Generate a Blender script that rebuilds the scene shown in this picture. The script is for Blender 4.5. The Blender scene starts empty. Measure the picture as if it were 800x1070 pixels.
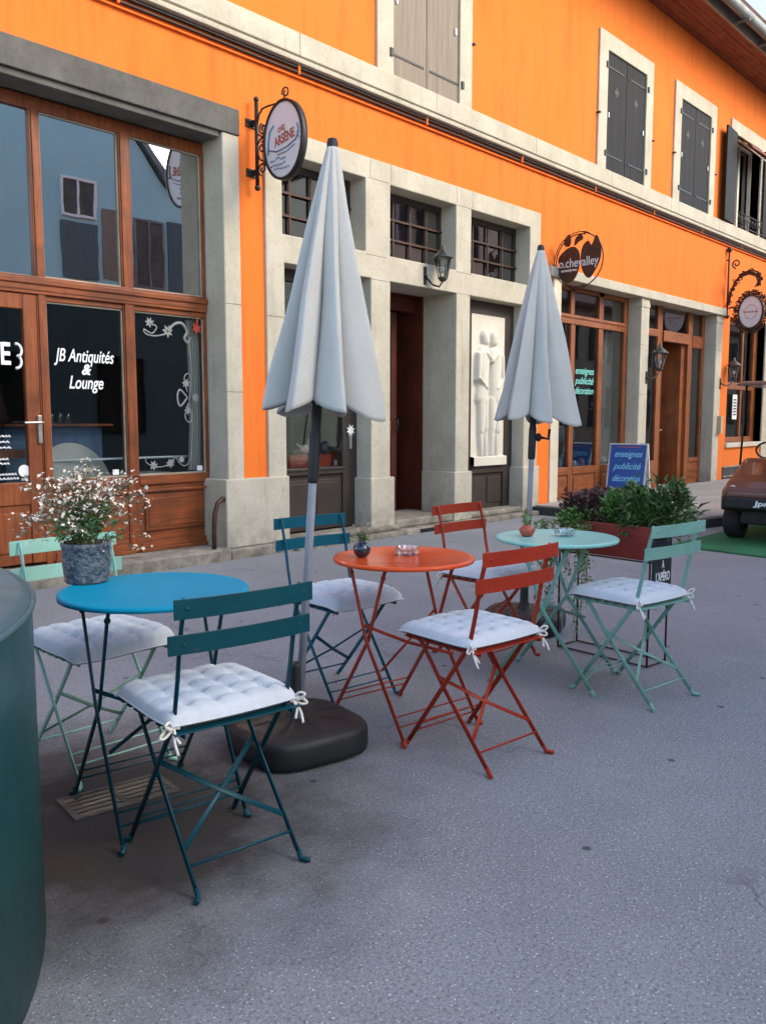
import bpy, bmesh, math, random
from mathutils import Vector, Matrix
S = bpy.context.scene
COL = S.collection
rad = math.radians

# ------------------------------------------------------------------ camera, world, sun, exposure
cam_d = bpy.data.cameras.new('camera')
cam = bpy.data.objects.new('camera', cam_d); COL.objects.link(cam)
cam_d.sensor_fit = 'HORIZONTAL'; cam_d.sensor_width = 36; cam_d.lens = 40.5
cam_d.clip_start = 0.05; cam_d.clip_end = 2000
cam.location = (0, -6.447, 1.30)
cam.rotation_euler = (rad(90 - 6.15), 0, rad(42.24 - 90))
S.camera = cam

SUN_EL, SUN_AZ = 33.0, 152.0        # hazy low sun over the roofs opposite: the street itself lies in their shade
w = bpy.data.worlds.new('World'); S.world = w; w.use_nodes = True
nt = w.node_tree; nt.nodes.clear()
sky = nt.nodes.new('ShaderNodeTexSky'); sky.sky_type = 'NISHITA'; sky.sun_disc = False
sky.sun_elevation = rad(SUN_EL); sky.sun_rotation = rad(SUN_AZ)
sky.air_density = 1.0; sky.dust_density = 2.0; sky.ozone_density = 0.6
bg = nt.nodes.new('ShaderNodeBackground'); bg.inputs['Strength'].default_value = 0.15
out = nt.nodes.new('ShaderNodeOutputWorld')
nt.links.new(sky.outputs[0], bg.inputs[0]); nt.links.new(bg.outputs[0], out.inputs[0])
sd = bpy.data.lights.new('sun', 'SUN'); sd.energy = 0.5; sd.angle = rad(28); sd.color = (1, .90, .70)
sun = bpy.data.objects.new('sun', sd); COL.objects.link(sun)
d = Vector((math.sin(rad(SUN_AZ))*math.cos(rad(SUN_EL)), math.cos(rad(SUN_AZ))*math.cos(rad(SUN_EL)), math.sin(rad(SUN_EL))))
sun.rotation_euler = d.to_track_quat('Z', 'Y').to_euler(); sun.location = (10, -25, 20)
S.view_settings.view_transform = 'Standard'; S.view_settings.look = 'None'
S.view_settings.exposure = 1.80; S.view_settings.gamma = 1.0; S.view_settings.use_curve_mapping = False

# ------------------------------------------------------------------ materials
def _mix(nt, a, b, fac):
    m = nt.nodes.new('ShaderNodeMix'); m.data_type = 'RGBA'
    for s, v in ((m.inputs[6], a), (m.inputs[7], b)):
        if isinstance(v, tuple): s.default_value = (*v, 1)
        else: nt.links.new(v, s)
    if isinstance(fac, (int, float)): m.inputs[0].default_value = fac
    else: nt.links.new(fac, m.inputs[0])
    return m.outputs[2]
def _noise(nt, co, scale, detail=4, rough=.55, dist=0):
    n = nt.nodes.new('ShaderNodeTexNoise'); n.inputs['Scale'].default_value = scale
    n.inputs['Detail'].default_value = detail; n.inputs['Roughness'].default_value = rough
    n.inputs['Distortion'].default_value = dist
    nt.links.new(co, n.inputs['Vector']); return n.outputs[0]
def _ramp(nt, v, p0, p1, c0=0., c1=1.):
    r = nt.nodes.new('ShaderNodeMapRange'); nt.links.new(v, r.inputs[0])
    r.inputs[1].default_value = p0; r.inputs[2].default_value = p1
    r.inputs[3].default_value = c0; r.inputs[4].default_value = c1; return r.outputs[0]
def _map(nt, co, scale=(1, 1, 1), loc=(0, 0, 0), rot=(0, 0, 0)):
    m = nt.nodes.new('ShaderNodeMapping'); nt.links.new(co, m.inputs[0])
    m.inputs['Scale'].default_value = scale; m.inputs['Location'].default_value = loc; m.inputs['Rotation'].default_value = rot
    return m.outputs[0]
def new_mat(name):
    m = bpy.data.materials.new(name); m.use_nodes = True
    nt = m.node_tree; p = nt.nodes['Principled BSDF']
    tc = nt.nodes.new('ShaderNodeTexCoord')
    geo = nt.nodes.new('ShaderNodeNewGeometry')
    return m, nt, p, tc.outputs['Object'], geo.outputs['Position']
def bump(nt, p, h, strength=.3, dist=.01):
    b = nt.nodes.new('ShaderNodeBump'); b.inputs['Strength'].default_value = strength
    b.inputs['Distance'].default_value = dist; nt.links.new(h, b.inputs['Height']); nt.links.new(b.outputs[0], p.inputs['Normal'])
def surf(name, c1, c2=None, scale=6, rough=.6, metal=0, bs=.0, bscale=60, bdist=.004, spec=.5, coat=0, stretch=(1, 1, 1), wear=None, world=False, lo=.35, hi=.65, rvar=.0, sheen=0):
    m, nt, p, co, pos = new_mat(name)
    if world: co = pos
    c2 = c2 or tuple(x*.8 for x in c1)
    n = _noise(nt, _map(nt, co, stretch), scale)
    col = _mix(nt, c1, c2, _ramp(nt, n, lo, hi))
    if wear:
        n2 = _noise(nt, co, wear[1], 6, .7); col = _mix(nt, col, wear[0], _ramp(nt, n2, wear[2], wear[2]+.08))
    nt.links.new(col, p.inputs['Base Color'])
    p.inputs['Roughness'].default_value = rough; p.inputs['Metallic'].default_value = metal
    if rvar: nt.links.new(_ramp(nt, _noise(nt, co, scale*2.3), .3, .7, rough-rvar, rough+rvar), p.inputs['Roughness'])
    p.inputs['Specular IOR Level'].default_value = spec; p.inputs['Coat Weight'].default_value = coat
    if sheen: p.inputs['Sheen Weight'].default_value = sheen
    if bs: bump(nt, p, _noise(nt, co, bscale, 5), bs, bdist)
    return m
M = {}
def mat_render_wall():
    m, nt, p, co, pos = new_mat('orange render')
    a = _noise(nt, pos, .7, 5, .6); b = _noise(nt, _map(nt, pos, (5, 5, .7)), 1.0, 5, .65); c = _noise(nt, pos, 9, 6, .7)
    col = _mix(nt, (.80, .170, .024), (.76, .185, .032), _ramp(nt, a, .35, .65))
    col = _mix(nt, col, (.60, .110, .026), _ramp(nt, b, .50, .72, 0, .65))
    sp = nt.nodes.new('ShaderNodeSeparateXYZ'); nt.links.new(pos, sp.inputs[0])
    st = _noise(nt, _map(nt, pos, (14, 14, .5)), 1.0, 4, .7); mk = nt.nodes.new('ShaderNodeMath'); mk.operation = 'MULTIPLY'
    nt.links.new(_ramp(nt, st, .50, .70, 0, 1), mk.inputs[0]); nt.links.new(_ramp(nt, sp.outputs[2], 3.9, 4.6, 0, .45), mk.inputs[1])
    mk2 = nt.nodes.new('ShaderNodeMath'); mk2.operation = 'LESS_THAN'; nt.links.new(sp.outputs[2], mk2.inputs[0]); mk2.inputs[1].default_value = 4.7
    mk3 = nt.nodes.new('ShaderNodeMath'); mk3.operation = 'MULTIPLY'; nt.links.new(mk.outputs[0], mk3.inputs[0]); nt.links.new(mk2.outputs[0], mk3.inputs[1])
    col = _mix(nt, col, (.50, .085, .020), mk3.outputs[0])
    col = _mix(nt, col, (.82, .19, .045), _ramp(nt, c, .55, .75, 0, .4))
    nt.links.new(col, p.inputs['Base Color']); p.inputs['Roughness'].default_value = .92
    p.inputs['Specular IOR Level'].default_value = .2
    bump(nt, p, _noise(nt, pos, 45, 6, .7), .35, .006); return m
M['orange'] = mat_render_wall()
def mat_stone(name, c1, c2, dirt, dz=.9):
    m, nt, p, co, pos = new_mat(name)
    n = _noise(nt, pos, 2.3, 6, .65); n2 = _noise(nt, pos, 22, 6, .7); v = _noise(nt, _map(nt, pos, (7, 7, .8)), 1.3, 5, .6)
    col = _mix(nt, c1, c2, _ramp(nt, n, .35, .65))
    col = _mix(nt, col, tuple(x*.72 for x in c2), _ramp(nt, n2, .52, .72, 0, .55))
    col = _mix(nt, col, dirt, _ramp(nt, v, .55, .8, 0, .5))
    sep = nt.nodes.new('ShaderNodeSeparateXYZ'); nt.links.new(pos, sep.inputs[0])
    low = _ramp(nt, sep.outputs[2], .45, .0, 0, 1)                      # splash dirt along the foot of the wall
    mul = nt.nodes.new('ShaderNodeMath'); mul.operation = 'MULTIPLY'
    nt.links.new(low, mul.inputs[0]); nt.links.new(_ramp(nt, _noise(nt, pos, 6, 6, .7), .38, .62, 0, .8), mul.inputs[1])
    col = _mix(nt, col, tuple(x*.6 for x in dirt), mul.outputs[0])
    nt.links.new(col, p.inputs['Base Color']); p.inputs['Roughness'].default_value = .85; p.inputs['Specular IOR Level'].default_value = .25
    bump(nt, p, _noise(nt, pos, 30, 8, .75), .5, .008); return m
M['stone'] = mat_stone('limestone', (.53, .485, .385), (.43, .39, .30), (.27, .235, .175))
M['darkstone'] = mat_stone('weathered dark stone', (.14, .135, .12), (.085, .08, .07), (.05, .05, .045))
M['curb'] = mat_stone('curb stone', (.38, .34, .27), (.25, .22, .17), (.14, .12, .09))
def mat_wood(name, c1, c2, c3, axis='z', rough=.48, coat=.08):
    m, nt, p, co, pos = new_mat(name)
    st = {'z': (22, 22, 1.2), 'x': (1.2, 22, 22), 'y': (22, 1.2, 22)}[axis]
    g = _noise(nt, _map(nt, pos, st), 1.6, 7, .7, .6); b = _noise(nt, pos, 3.2, 4, .6)
    col = _mix(nt, c1, c2, _ramp(nt, g, .36, .62)); col = _mix(nt, col, c3, _ramp(nt, b, .42, .72, 0, .8))
    nt.links.new(col, p.inputs['Base Color'])
    nt.links.new(_ramp(nt, g, .3, .7, rough-.1, rough+.15), p.inputs['Roughness']); p.inputs['Coat Weight'].default_value = coat
    p.inputs['Coat Roughness'].default_value = .3; p.inputs['Specular IOR Level'].default_value = .35
    bump(nt, p, g, .25, .003); return m
M['wood'] = mat_wood('varnished timber', (.30, .078, .020), (.15, .038, .011), (.075, .020, .008))
M['woodh'] = mat_wood('varnished timber across', (.30, .078, .020), (.15, .038, .011), (.08, .021, .008), 'x')
M['wood2'] = mat_wood('light varnished timber', (.32, .098, .025), (.20, .056, .016), (.12, .032, .011))
M['wood2h'] = mat_wood('light varnished timber across', (.32, .098, .025), (.20, .056, .016), (.12, .032, .011), 'x')
M['doorwood'] = mat_wood('dark red door timber', (.13, .030, .015), (.08, .018, .010), (.045, .012, .008))
M['soffit'] = mat_wood('eaves boards', (.30, .085, .035), (.20, .055, .022), (.13, .035, .018), 'x', .6, 0)
M['brownpaint'] = surf('dark brown paint', (.030, .021, .016), (.045, .032, .025), 4, .5, bs=.2, bscale=30)
M['cream'] = surf('cream gloss wood', (.62, .56, .43), (.52, .46, .35), 3, .55)
def mat_shutter(name, c1, c2):
    m, nt, p, co, pos = new_mat(name)
    g = _noise(nt, _map(nt, pos, (16, 16, 1)), 1.5, 6, .65)
    nt.links.new(_mix(nt, c1, c2, _ramp(nt, g, .38, .66)), p.inputs['Base Color'])
    p.inputs['Roughness'].default_value = .65; p.inputs['Specular IOR Level'].default_value = .15; bump(nt, p, g, .25, .003); return m
M['shutter'] = mat_shutter('grey shutter paint', (.020, .020, .022), (.014, .014, .015))
M['shutter_beige'] = mat_shutter('beige shutter paint', (.26, .215, .165), (.20, .165, .125))
def mat_glass(name, tint=(.75, .8, .8), base=.10, grazing=.9, rough=.01):
    m, nt, p, co, pos = new_mat(name); nt.nodes.remove(p); o = nt.nodes['Material Output']
    t = nt.nodes.new('ShaderNodeBsdfTransparent'); t.inputs[0].default_value = (*tint, 1)
    g = nt.nodes.new('ShaderNodeBsdfGlossy'); g.inputs['Roughness'].default_value = rough
    lw = nt.nodes.new('ShaderNodeFresnel'); lw.inputs['IOR'].default_value = 1.5
    b = nt.nodes.new('ShaderNodeBump'); b.inputs['Strength'].default_value = .04; b.inputs['Distance'].default_value = .02
    nt.links.new(_noise(nt, pos, 1.7, 2), b.inputs['Height']); nt.links.new(b.outputs[0], g.inputs['Normal'])
    mx = nt.nodes.new('ShaderNodeMixShader'); nt.links.new(_ramp(nt, lw.outputs[0], 0, 1, base, grazing), mx.inputs[0])
    nt.links.new(t.outputs[0], mx.inputs[1]); nt.links.new(g.outputs[0], mx.inputs[2]); nt.links.new(mx.outputs[0], o.inputs[0]); return m
M['glass'] = mat_glass('shop glass', (.90, .93, .93), .004, .62)
M['glass_top'] = mat_glass('upper shop glass', (.32, .36, .38), .66)
M['glass_tran'] = mat_glass('small transom glass', (.30, .29, .27), .30, rough=.03)
M['glass_clear'] = mat_glass('clear glass', (.9, .92, .92), .06)
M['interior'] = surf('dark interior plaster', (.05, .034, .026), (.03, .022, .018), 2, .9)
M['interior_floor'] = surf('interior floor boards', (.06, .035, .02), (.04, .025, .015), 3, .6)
M['black'] = surf('black iron', (.012, .012, .013), (.022, .02, .019), 20, .45, .3, bs=.15)
M['rusty'] = surf('brown wrought iron', (.075, .03, .018), (.035, .018, .014), 14, .55, .3, bs=.3)
M['plastic'] = surf('black plastic', (.007, .0075, .008), (.012, .012, .013), 5, .60, bs=.10, bscale=40, bdist=.002, rvar=.1)
M['alu'] = surf('grey aluminium pole', (.42, .44, .48), (.36, .38, .42), 12, .35, .1)
M['steel'] = surf('brushed steel', (.62, .60, .55), (.5, .48, .44), 10, .3, .8)
M['zinc'] = surf('weathered zinc', (.22, .23, .22), (.14, .15, .14), 4, .5, .4, bs=.2)
def paint(name, c, wearc=(.16, .10, .07), rough=.38, thr=.66):
    top = thr > .8
    return surf(name, c, tuple(x*(.94 if top else .86) for x in c), 9, rough, wear=None if top else (wearc, 38, thr), spec=.12 if rough > .5 else .22, bs=0 if top else .08, bscale=90, rvar=0 if top else .06)
M['teal'] = paint('teal blue enamel', (.003, .050, .068))  # same duck blue as teal2, darkened to carry the shade on the chair back
M['teal2'] = paint('petrol blue enamel', (.005, .090, .130))
M['mint'] = paint('mint green enamel', (.19, .38, .31))
M['mint2'] = paint('pale mint enamel', (.33, .60, .48))
M['orangered'] = paint('orange red enamel', (.32, .030, .012), (.30, .16, .11))
M['darkred'] = paint('brick red enamel', (.36, .045, .022), (.30, .16, .11))
M['bluetop'] = paint('bright blue enamel', (.002, .235, .37), rough=.55, thr=.90)
M['orangetop'] = paint('orange enamel', (.66, .085, .020), rough=.20, thr=.90)
M['minttop'] = paint('pale mint table enamel', (.27, .56, .48), rough=.34, thr=.90)
def mat_cloth(name, c1, c2, weave=900, rough=.95, bs=.3):
    m, nt, p, co, pos = new_mat(name)
    n = _noise(nt, co, 5, 4); col = _mix(nt, c1, c2, _ramp(nt, n, .35, .68))
    col = _mix(nt, col, tuple(x*.88 for x in c2), _ramp(nt, _noise(nt, co, 260, 2), .45, .6, 0, .5))
    nt.links.new(col, p.inputs['Base Color']); p.inputs['Roughness'].default_value = rough
    p.inputs['Sheen Weight'].default_value = .15; p.inputs['Specular IOR Level'].default_value = .15
    bump(nt, p, _noise(nt, co, 180, 3, .7), bs, .0015); return m
M['cushion'] = mat_cloth('off white cotton', (.58, .61, .63), (.53, .55, .56))
M['cushion_under'] = mat_cloth('taupe cotton', (.27, .225, .185), (.20, .165, .14))
M['canopy'] = mat_cloth('off white canvas', (.52, .50, .455), (.46, .44, .40), bs=.2)
M['tie'] = mat_cloth('cream cotton tape', (.72, .70, .64), (.6, .58, .52))
def mat_asphalt():
    m, nt, p, co, pos = new_mat('worn asphalt')
    big = _noise(nt, pos, .55, 5, .6); mid = _noise(nt, pos, 2.8, 6, .65); fine = _noise(nt, pos, 95, 4, .8); grit = _noise(nt, pos, 150, 2, .6)
    col = _mix(nt, (.265, .272, .280), (.215, .222, .230), _ramp(nt, big, .38, .62))
    col = _mix(nt, col, (.20, .205, .215), _ramp(nt, mid, .50, .72, 0, .6))
    col = _mix(nt, col, (.085, .082, .086), _ramp(nt, fine, .49, .66, 0, .85))
    col = _mix(nt, col, (.80, .79, .77), _ramp(nt, grit, .63, .70, 0, .95))
    v = nt.nodes.new('ShaderNodeTexVoronoi'); v.voronoi_dimensions = '2D'; v.inputs['Scale'].default_value = 1.25; nt.links.new(pos, v.inputs['Vector'])
    col = _mix(nt, col, (.035, .032, .030), _ramp(nt, v.outputs['Distance'], .024, .012, 0, .75))     # old chewing gum spots
    # greasy brown stain round the drain
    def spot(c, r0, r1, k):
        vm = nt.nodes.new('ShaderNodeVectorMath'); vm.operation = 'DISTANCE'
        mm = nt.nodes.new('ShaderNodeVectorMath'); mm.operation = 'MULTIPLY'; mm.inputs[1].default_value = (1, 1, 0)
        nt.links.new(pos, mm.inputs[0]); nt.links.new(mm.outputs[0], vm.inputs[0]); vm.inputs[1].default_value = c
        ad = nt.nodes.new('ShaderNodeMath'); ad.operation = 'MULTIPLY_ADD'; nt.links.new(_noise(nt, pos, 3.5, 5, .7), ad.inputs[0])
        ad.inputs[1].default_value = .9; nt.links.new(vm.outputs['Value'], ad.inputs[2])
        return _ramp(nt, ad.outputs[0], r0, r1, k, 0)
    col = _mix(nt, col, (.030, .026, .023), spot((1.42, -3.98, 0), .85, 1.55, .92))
    # cracks
    vc = nt.nodes.new('ShaderNodeTexVoronoi'); vc.feature = 'DISTANCE_TO_EDGE'; vc.inputs['Scale'].default_value = .45
    nt.links.new(_map(nt, pos, (1, 1, 0)), vc.inputs['Vector'])
    wv = nt.nodes.new('ShaderNodeVectorMath'); wv.operation = 'ADD'
    nz = nt.nodes.new('ShaderNodeTexNoise'); nz.inputs['Scale'].default_value = 2.2; nz.inputs['Detail'].default_value = 6; nt.links.new(pos, nz.inputs['Vector'])
    nt.links.new(_map(nt, pos, (1, 1, 0)), wv.inputs[0]); nt.links.new(nz.outputs['Color'], wv.inputs[1]); nt.links.new(wv.outputs[0], vc.inputs['Vector'])
    ck = nt.nodes.new('ShaderNodeMath'); ck.operation = 'MULTIPLY'
    nt.links.new(_ramp(nt, vc.outputs['Distance'], .0075, .002, 0, 1), ck.inputs[0]); nt.links.new(_ramp(nt, _noise(nt, pos, .9, 3), .54, .64, 0, .5), ck.inputs[1])
    col = _mix(nt, col, (.05, .048, .045), ck.outputs[0])
    col = _mix(nt, col, (.40, .395, .385), _ramp(nt, _noise(nt, _map(nt, pos, (1, 1, 1), (7, 3, 0)), 1.3, 6, .7), .58, .76, 0, .28))
    nt.links.new(col, p.inputs['Base Color']); p.inputs['Roughness'].default_value = .88; p.inputs['Specular IOR Level'].default_value = .25
    ad = nt.nodes.new('ShaderNodeMath'); ad.operation = 'ADD'; nt.links.new(fine, ad.inputs[0]); nt.links.new(grit, ad.inputs[1])
    bump(nt, p, ad.outputs[0], .5, .005); return m
M['asphalt'] = mat_asphalt()
M['paving'] = surf('pale concrete paving', (.34, .31, .27), (.26, .24, .21), 1.6, .85, bs=.4, bscale=90, world=True)
M['kerbblack'] = surf('dark kerb face', (.022, .024, .026), (.04, .04, .042), 5, .6, bs=.3)
M['shutter_blue'] = mat_shutter('faded blue shutter paint', (.11, .155, .165), (.085, .12, .13))
M['turf'] = surf('green turf mat', (.025, .20, .075), (.018, .14, .055), 3, .95, bs=.8, bscale=260, bdist=.01)
M['drain'] = surf('cast iron drain', (.12, .11, .10), (.07, .062, .056), 12, .6, .4, bs=.4)
M['bin'] = surf('dark green metal', (.006, .060, .064), (.005, .044, .050), 3, .42, wear=((.08, .14, .14), 26, .69), bs=.1, bscale=30, rvar=.07)
M['bin_top'] = surf('weathered green metal lid', (.040, .095, .115), (.026, .070, .088), 5, .55, wear=((.16, .22, .22), 22, .68), rvar=.07)
M['white'] = surf('white vinyl', (.80, .80, .78), (.76, .76, .74), 5, .6)
M['vine'] = surf('etched grey vinyl', (.26, .26, .25), (.19, .19, .185), 9, .7)
M['aqua'] = surf('aqua vinyl', (.22, .68, .58), (.2, .6, .52), 5, .6)
M['boardblue'] = surf('blue sign board', (.010, .075, .32), (.010, .06, .27), 4, .4)
M['ltblue'] = surf('light blue vinyl', (.22, .62, .80), (.2, .55, .72), 4, .5)
M['signface'] = surf('pale sign face', (.66, .68, .70), (.60, .62, .65), 3, .4)
M['signblue'] = surf('slate blue print', (.10, .14, .24), (.13, .17, .27), 9, .5)
M['signred'] = surf('brick red print', (.42, .09, .06), (.36, .08, .06), 9, .5)
M['planter'] = surf('oxide red sheet metal', (.26, .028, .018), (.19, .022, .016), 5, .42, rvar=.08, bs=.1)
M['chalk'] = surf('black board', (.010, .012, .018), (.016, .018, .022), 6, .5)
M['leaf'] = surf('green leaves', (.09, .19, .04), (.14, .26, .06), 18, .5, world=True)
M['leafdark'] = surf('dark green leaves', (.045, .10, .028), (.10, .17, .045), 14, .45, world=True)
M['leafred'] = surf('purple brown leaves', (.12, .045, .04), (.06, .035, .03), 16, .5, world=True)
M['leaflime'] = surf('lime leaves', (.14, .26, .05), (.08, .18, .035), 16, .55, world=True)
M['leafgrey'] = surf('grey green leaves', (.15, .27, .10), (.09, .20, .06), 18, .6, world=True)
M['petal'] = surf('cream pink bracts', (.80, .70, .58), (.70, .56, .44), 30, .8, world=True)
M['petalpink'] = surf('dusty pink petals', (.55, .18, .17), (.45, .28, .25), 30, .7, world=True)
M['stem'] = surf('thin stems', (.12, .12, .05), (.09, .07, .03), 20, .7)
M['soil'] = surf('potting soil', (.03, .02, .014), (.05, .035, .025), 30, .95, bs=.6)
M['potblue'] = surf('slate grey glazed pot', (.045, .065, .085), (.13, .15, .17), 55, .42, bs=1.0, bscale=75, bdist=.012, lo=.42, hi=.58)
M['navy'] = surf('navy glaze', (.008, .018, .035), (.012, .028, .05), 6, .12, coat=.6)
M['terracotta'] = surf('coral glaze', (.40, .085, .045), (.33, .06, .035), 8, .28)
M['shade_metal'] = surf('grey lantern metal', (.045, .045, .045), (.075, .072, .068), 16, .5, .4)
M['relief'] = surf('white plaster relief', (.66, .62, .52), (.60, .55, .45), 3, .8, bs=.15, bscale=30)
M['tyre'] = surf('black rubber', (.010, .011, .014), (.018, .019, .022), 8, .75, bs=.3)
M['cart'] = surf('brown metallic paint', (.14, .043, .020), (.11, .035, .018), 3, .35, coat=.4)
M['redbox'] = surf('vermilion box', (.48, .055, .022), (.40, .045, .02), 5, .6)
M['bluehouse'] = surf('grey blue render', (.40, .66, .68), (.35, .58, .61), .8, .9, world=True)
M['creamhouse'] = surf('cream render', (.74, .62, .46), (.66, .54, .39), .8, .9, world=True)
M['roof'] = surf('brown roof tiles', (.16, .075, .045), (.10, .05, .035), 6, .85, bs=.6, bscale=9)
M['cloth_int'] = surf('grey curtain', (.46, .45, .41), (.36, .35, .31), 9, .9, stretch=(10, 10, .3))
M['bluegrey_int'] = surf('blue grey cloth', (.10, .16, .27), (.07, .11, .18), 9, .9)
M['tan'] = surf('tan paper', (.52, .38, .22), (.46, .33, .19), 9, .8)

# ------------------------------------------------------------------ mesh helpers
class MB:
    def __init__(s): s.bm = bmesh.new()
    def quad(s, pts, smooth=False):
        f = s.bm.faces.new([s.bm.verts.new(p) for p in pts]); f.smooth = smooth; return s
    def box(s, x0, x1, y0, y1, z0, z1, mt=None):
        v = [Vector(p) for p in ((x0,y0,z0),(x1,y0,z0),(x1,y1,z0),(x0,y1,z0),(x0,y0,z1),(x1,y0,z1),(x1,y1,z1),(x0,y1,z1))]
        if mt: v = [mt @ p for p in v]
        v = [s.bm.verts.new(p) for p in v]
        for f in ((3,2,1,0),(4,5,6,7),(0,1,5,4),(1,2,6,5),(2,3,7,6),(3,0,4,7)): s.bm.faces.new([v[i] for i in f])
        return s
    def sweep(s, pts, prof, closed_ends=True, up=None, scales=None):
        """sweep a 2-D profile (list of (a,b)) along pts"""
        pts = [Vector(p) for p in pts]; rings = []; n = len(pts); prev = None
        for i, p in enumerate(pts):
            t = (pts[min(i+1, n-1)] - pts[max(i-1, 0)]).normalized()
            if up is not None: a = Vector(up)
            else: a = prev if prev is not None else (Vector((0, 0, 1)) if abs(t.z) < .9 else Vector((1, 0, 0)))
            a = (a - t*a.dot(t)).normalized(); b = t.cross(a); prev = a
            k = scales[i] if scales else 1
            rings.append([s.bm.verts.new(p + a*u*k + b*v*k) for u, v in prof])
        m = len(prof)
        for r0, r1 in zip(rings, rings[1:]):
            for j in range(m):
                f = s.bm.faces.new((r0[j], r0[(j+1) % m], r1[(j+1) % m], r1[j])); f.smooth = m > 5
        if closed_ends and m > 2:
            s.bm.faces.new(rings[0][::-1]); s.bm.faces.new(rings[-1])
        return s
    def tube(s, pts, r, n=8, scales=None):
        return s.sweep(pts, [(r*math.cos(2*math.pi*i/n), r*math.sin(2*math.pi*i/n)) for i in range(n)], True, None, scales)
    def bar(s, pts, w, t, up):      # flat bar: w along up, t across
        c = min(w, t)*.25; a, b = w/2, t/2
        return s.sweep(pts, [(a, -b+c), (a, b-c), (a-c, b), (-a+c, b), (-a, b-c), (-a, -b+c), (-a+c, -b), (a-c, -b)], True, up)
    def lathe(s, prof, n=32, c=(0, 0, 0), cap=True, mt=None):
        rings = []
        for r, z in prof:
            ring = []
            for i in range(n):
                a = 2*math.pi*i/n; p = Vector((c[0]+r*math.cos(a), c[1]+r*math.sin(a), c[2]+z))
                ring.append(s.bm.verts.new(mt @ p if mt else p))
            rings.append(ring)
        for r0, r1 in zip(rings, rings[1:]):
            for j in range(n):
                f = s.bm.faces.new((r0[j], r0[(j+1) % n], r1[(j+1) % n], r1[j])); f.smooth = True
        if cap: s.bm.faces.new(rings[0][::-1]); s.bm.faces.new(rings[-1])
        return s
    def prism(s, poly, thick, fn):  # poly in 2-D, fn(u,v,w)->3-D
        a = [s.bm.verts.new(fn(u, v, 0)) for u, v in poly]; b = [s.bm.verts.new(fn(u, v, thick)) for u, v in poly]
        n = len(poly)
        try:
            s.bm.faces.new(a[::-1]); s.bm.faces.new(b)
        except ValueError: pass
        for i in range(n): s.bm.faces.new((a[i], a[(i+1) % n], b[(i+1) % n], b[i]))
        return s
    def ball(s, c, r, seg=14, ring=9, sc=(1, 1, 1)):
        mt = Matrix.Translation(c) @ Matrix.Diagonal((r*sc[0], r*sc[1], r*sc[2], 1))
        g = bmesh.ops.create_uvsphere(s.bm, u_segments=seg, v_segments=ring, radius=1, matrix=mt)
        for v in g['verts']:
            for f in v.link_faces: f.smooth = True
        return s
    def grid(s, fn, nu, nv, closeu=False):
        R = [[s.bm.verts.new(fn(i/(nu if closeu else nu-1), j/(nv-1))) for i in range(nu)] for j in range(nv)]
        for j in range(nv-1):
            for i in range(nu if closeu else nu-1):
                f = s.bm.faces.new((R[j][i], R[j][(i+1) % nu], R[j+1][(i+1) % nu], R[j+1][i])); f.smooth = True
        return R
def put(name, mb, m, parent=None, bevel=0, loc=None, rot=None, solid=0, label=None, subs=0, merge=False, fixn=True):
    bm = mb.bm
    if merge: bmesh.ops.remove_doubles(bm, verts=bm.verts, dist=1e-4)
    if fixn: bmesh.ops.recalc_face_normals(bm, faces=bm.faces)
    me = bpy.data.meshes.new(name); bm.to_mesh(me); bm.free()
    for mm in (m if isinstance(m, (list, tuple)) else [m]): me.materials.append(M[mm] if isinstance(mm, str) else mm)
    o = bpy.data.objects.new(name, me); COL.objects.link(o)
    if loc is not None: o.location = loc
    if rot is not None: o.rotation_euler = rot
    if parent is not None: o.parent = parent
    if solid:
        s = o.modifiers.new('thick', 'SOLIDIFY'); s.thickness = solid; s.offset = 0
    if bevel:
        b = o.modifiers.new('bevel', 'BEVEL'); b.width = bevel; b.segments = 2; b.limit_method = 'ANGLE'; b.angle_limit = rad(40)
    if subs:
        b = o.modifiers.new('sub', 'SUBSURF'); b.levels = subs; b.render_levels = subs
    if label: o['label'] = label
    return o
def tag(o, label, cat, group=None):
    o['label'] = label; o['category'] = cat
    if group: o['group'] = group
    return o
def thing(name, label, cat, loc=(0, 0, 0), rz=0, group=None):
    o = bpy.data.objects.new(name, None); COL.objects.link(o); o.empty_display_size = .1
    o.location = loc; o.rotation_euler = (0, 0, rz); return tag(o, label, cat, group)
def struct(name, mb, m, kind='structure', **k):
    o = put(name, mb, m, **k); o['kind'] = kind; return o
def text(name, body, size, m, parent, mt, width=None, shear=0., bold=0., thick=.0015, align='CENTER', spacing=1., line=1.):
    cu = bpy.data.curves.new(name, 'FONT'); cu.body = body; cu.size = size; cu.align_x = align; cu.align_y = 'CENTER'
    cu.shear = shear; cu.offset = bold; cu.extrude = thick; cu.space_character = spacing; cu.space_line = line
    t = bpy.data.objects.new(name+'_c', cu); COL.objects.link(t)
    bpy.context.view_layer.update()
    dg = bpy.context.evaluated_depsgraph_get()
    me = bpy.data.meshes.new_from_object(t.evaluated_get(dg)); bpy.data.objects.remove(t); bpy.data.curves.remove(cu)
    if width:
        xs = [v.co.x for v in me.vertices]; k = width/(max(xs)-min(xs))
        for v in me.vertices: v.co.x *= k
    me.transform(mt); me.materials.clear(); me.materials.append(M[m])
    o = bpy.data.objects.new(name, me); COL.objects.link(o); o.parent = parent; return o
FACE_STREET = Matrix.Rotation(rad(90), 4, 'X')       # text read from -Y
def on_wall(x, y, z): return Matrix.Translation((x, y, z)) @ FACE_STREET
rnd = random.Random(7)

# ------------------------------------------------------------------ ground
g = MB(); g.quad([(-80, -80, 0), (120, -80, 0), (120, 80, 0), (-80, 80, 0)])
struct('street', g, 'asphalt')
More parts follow.
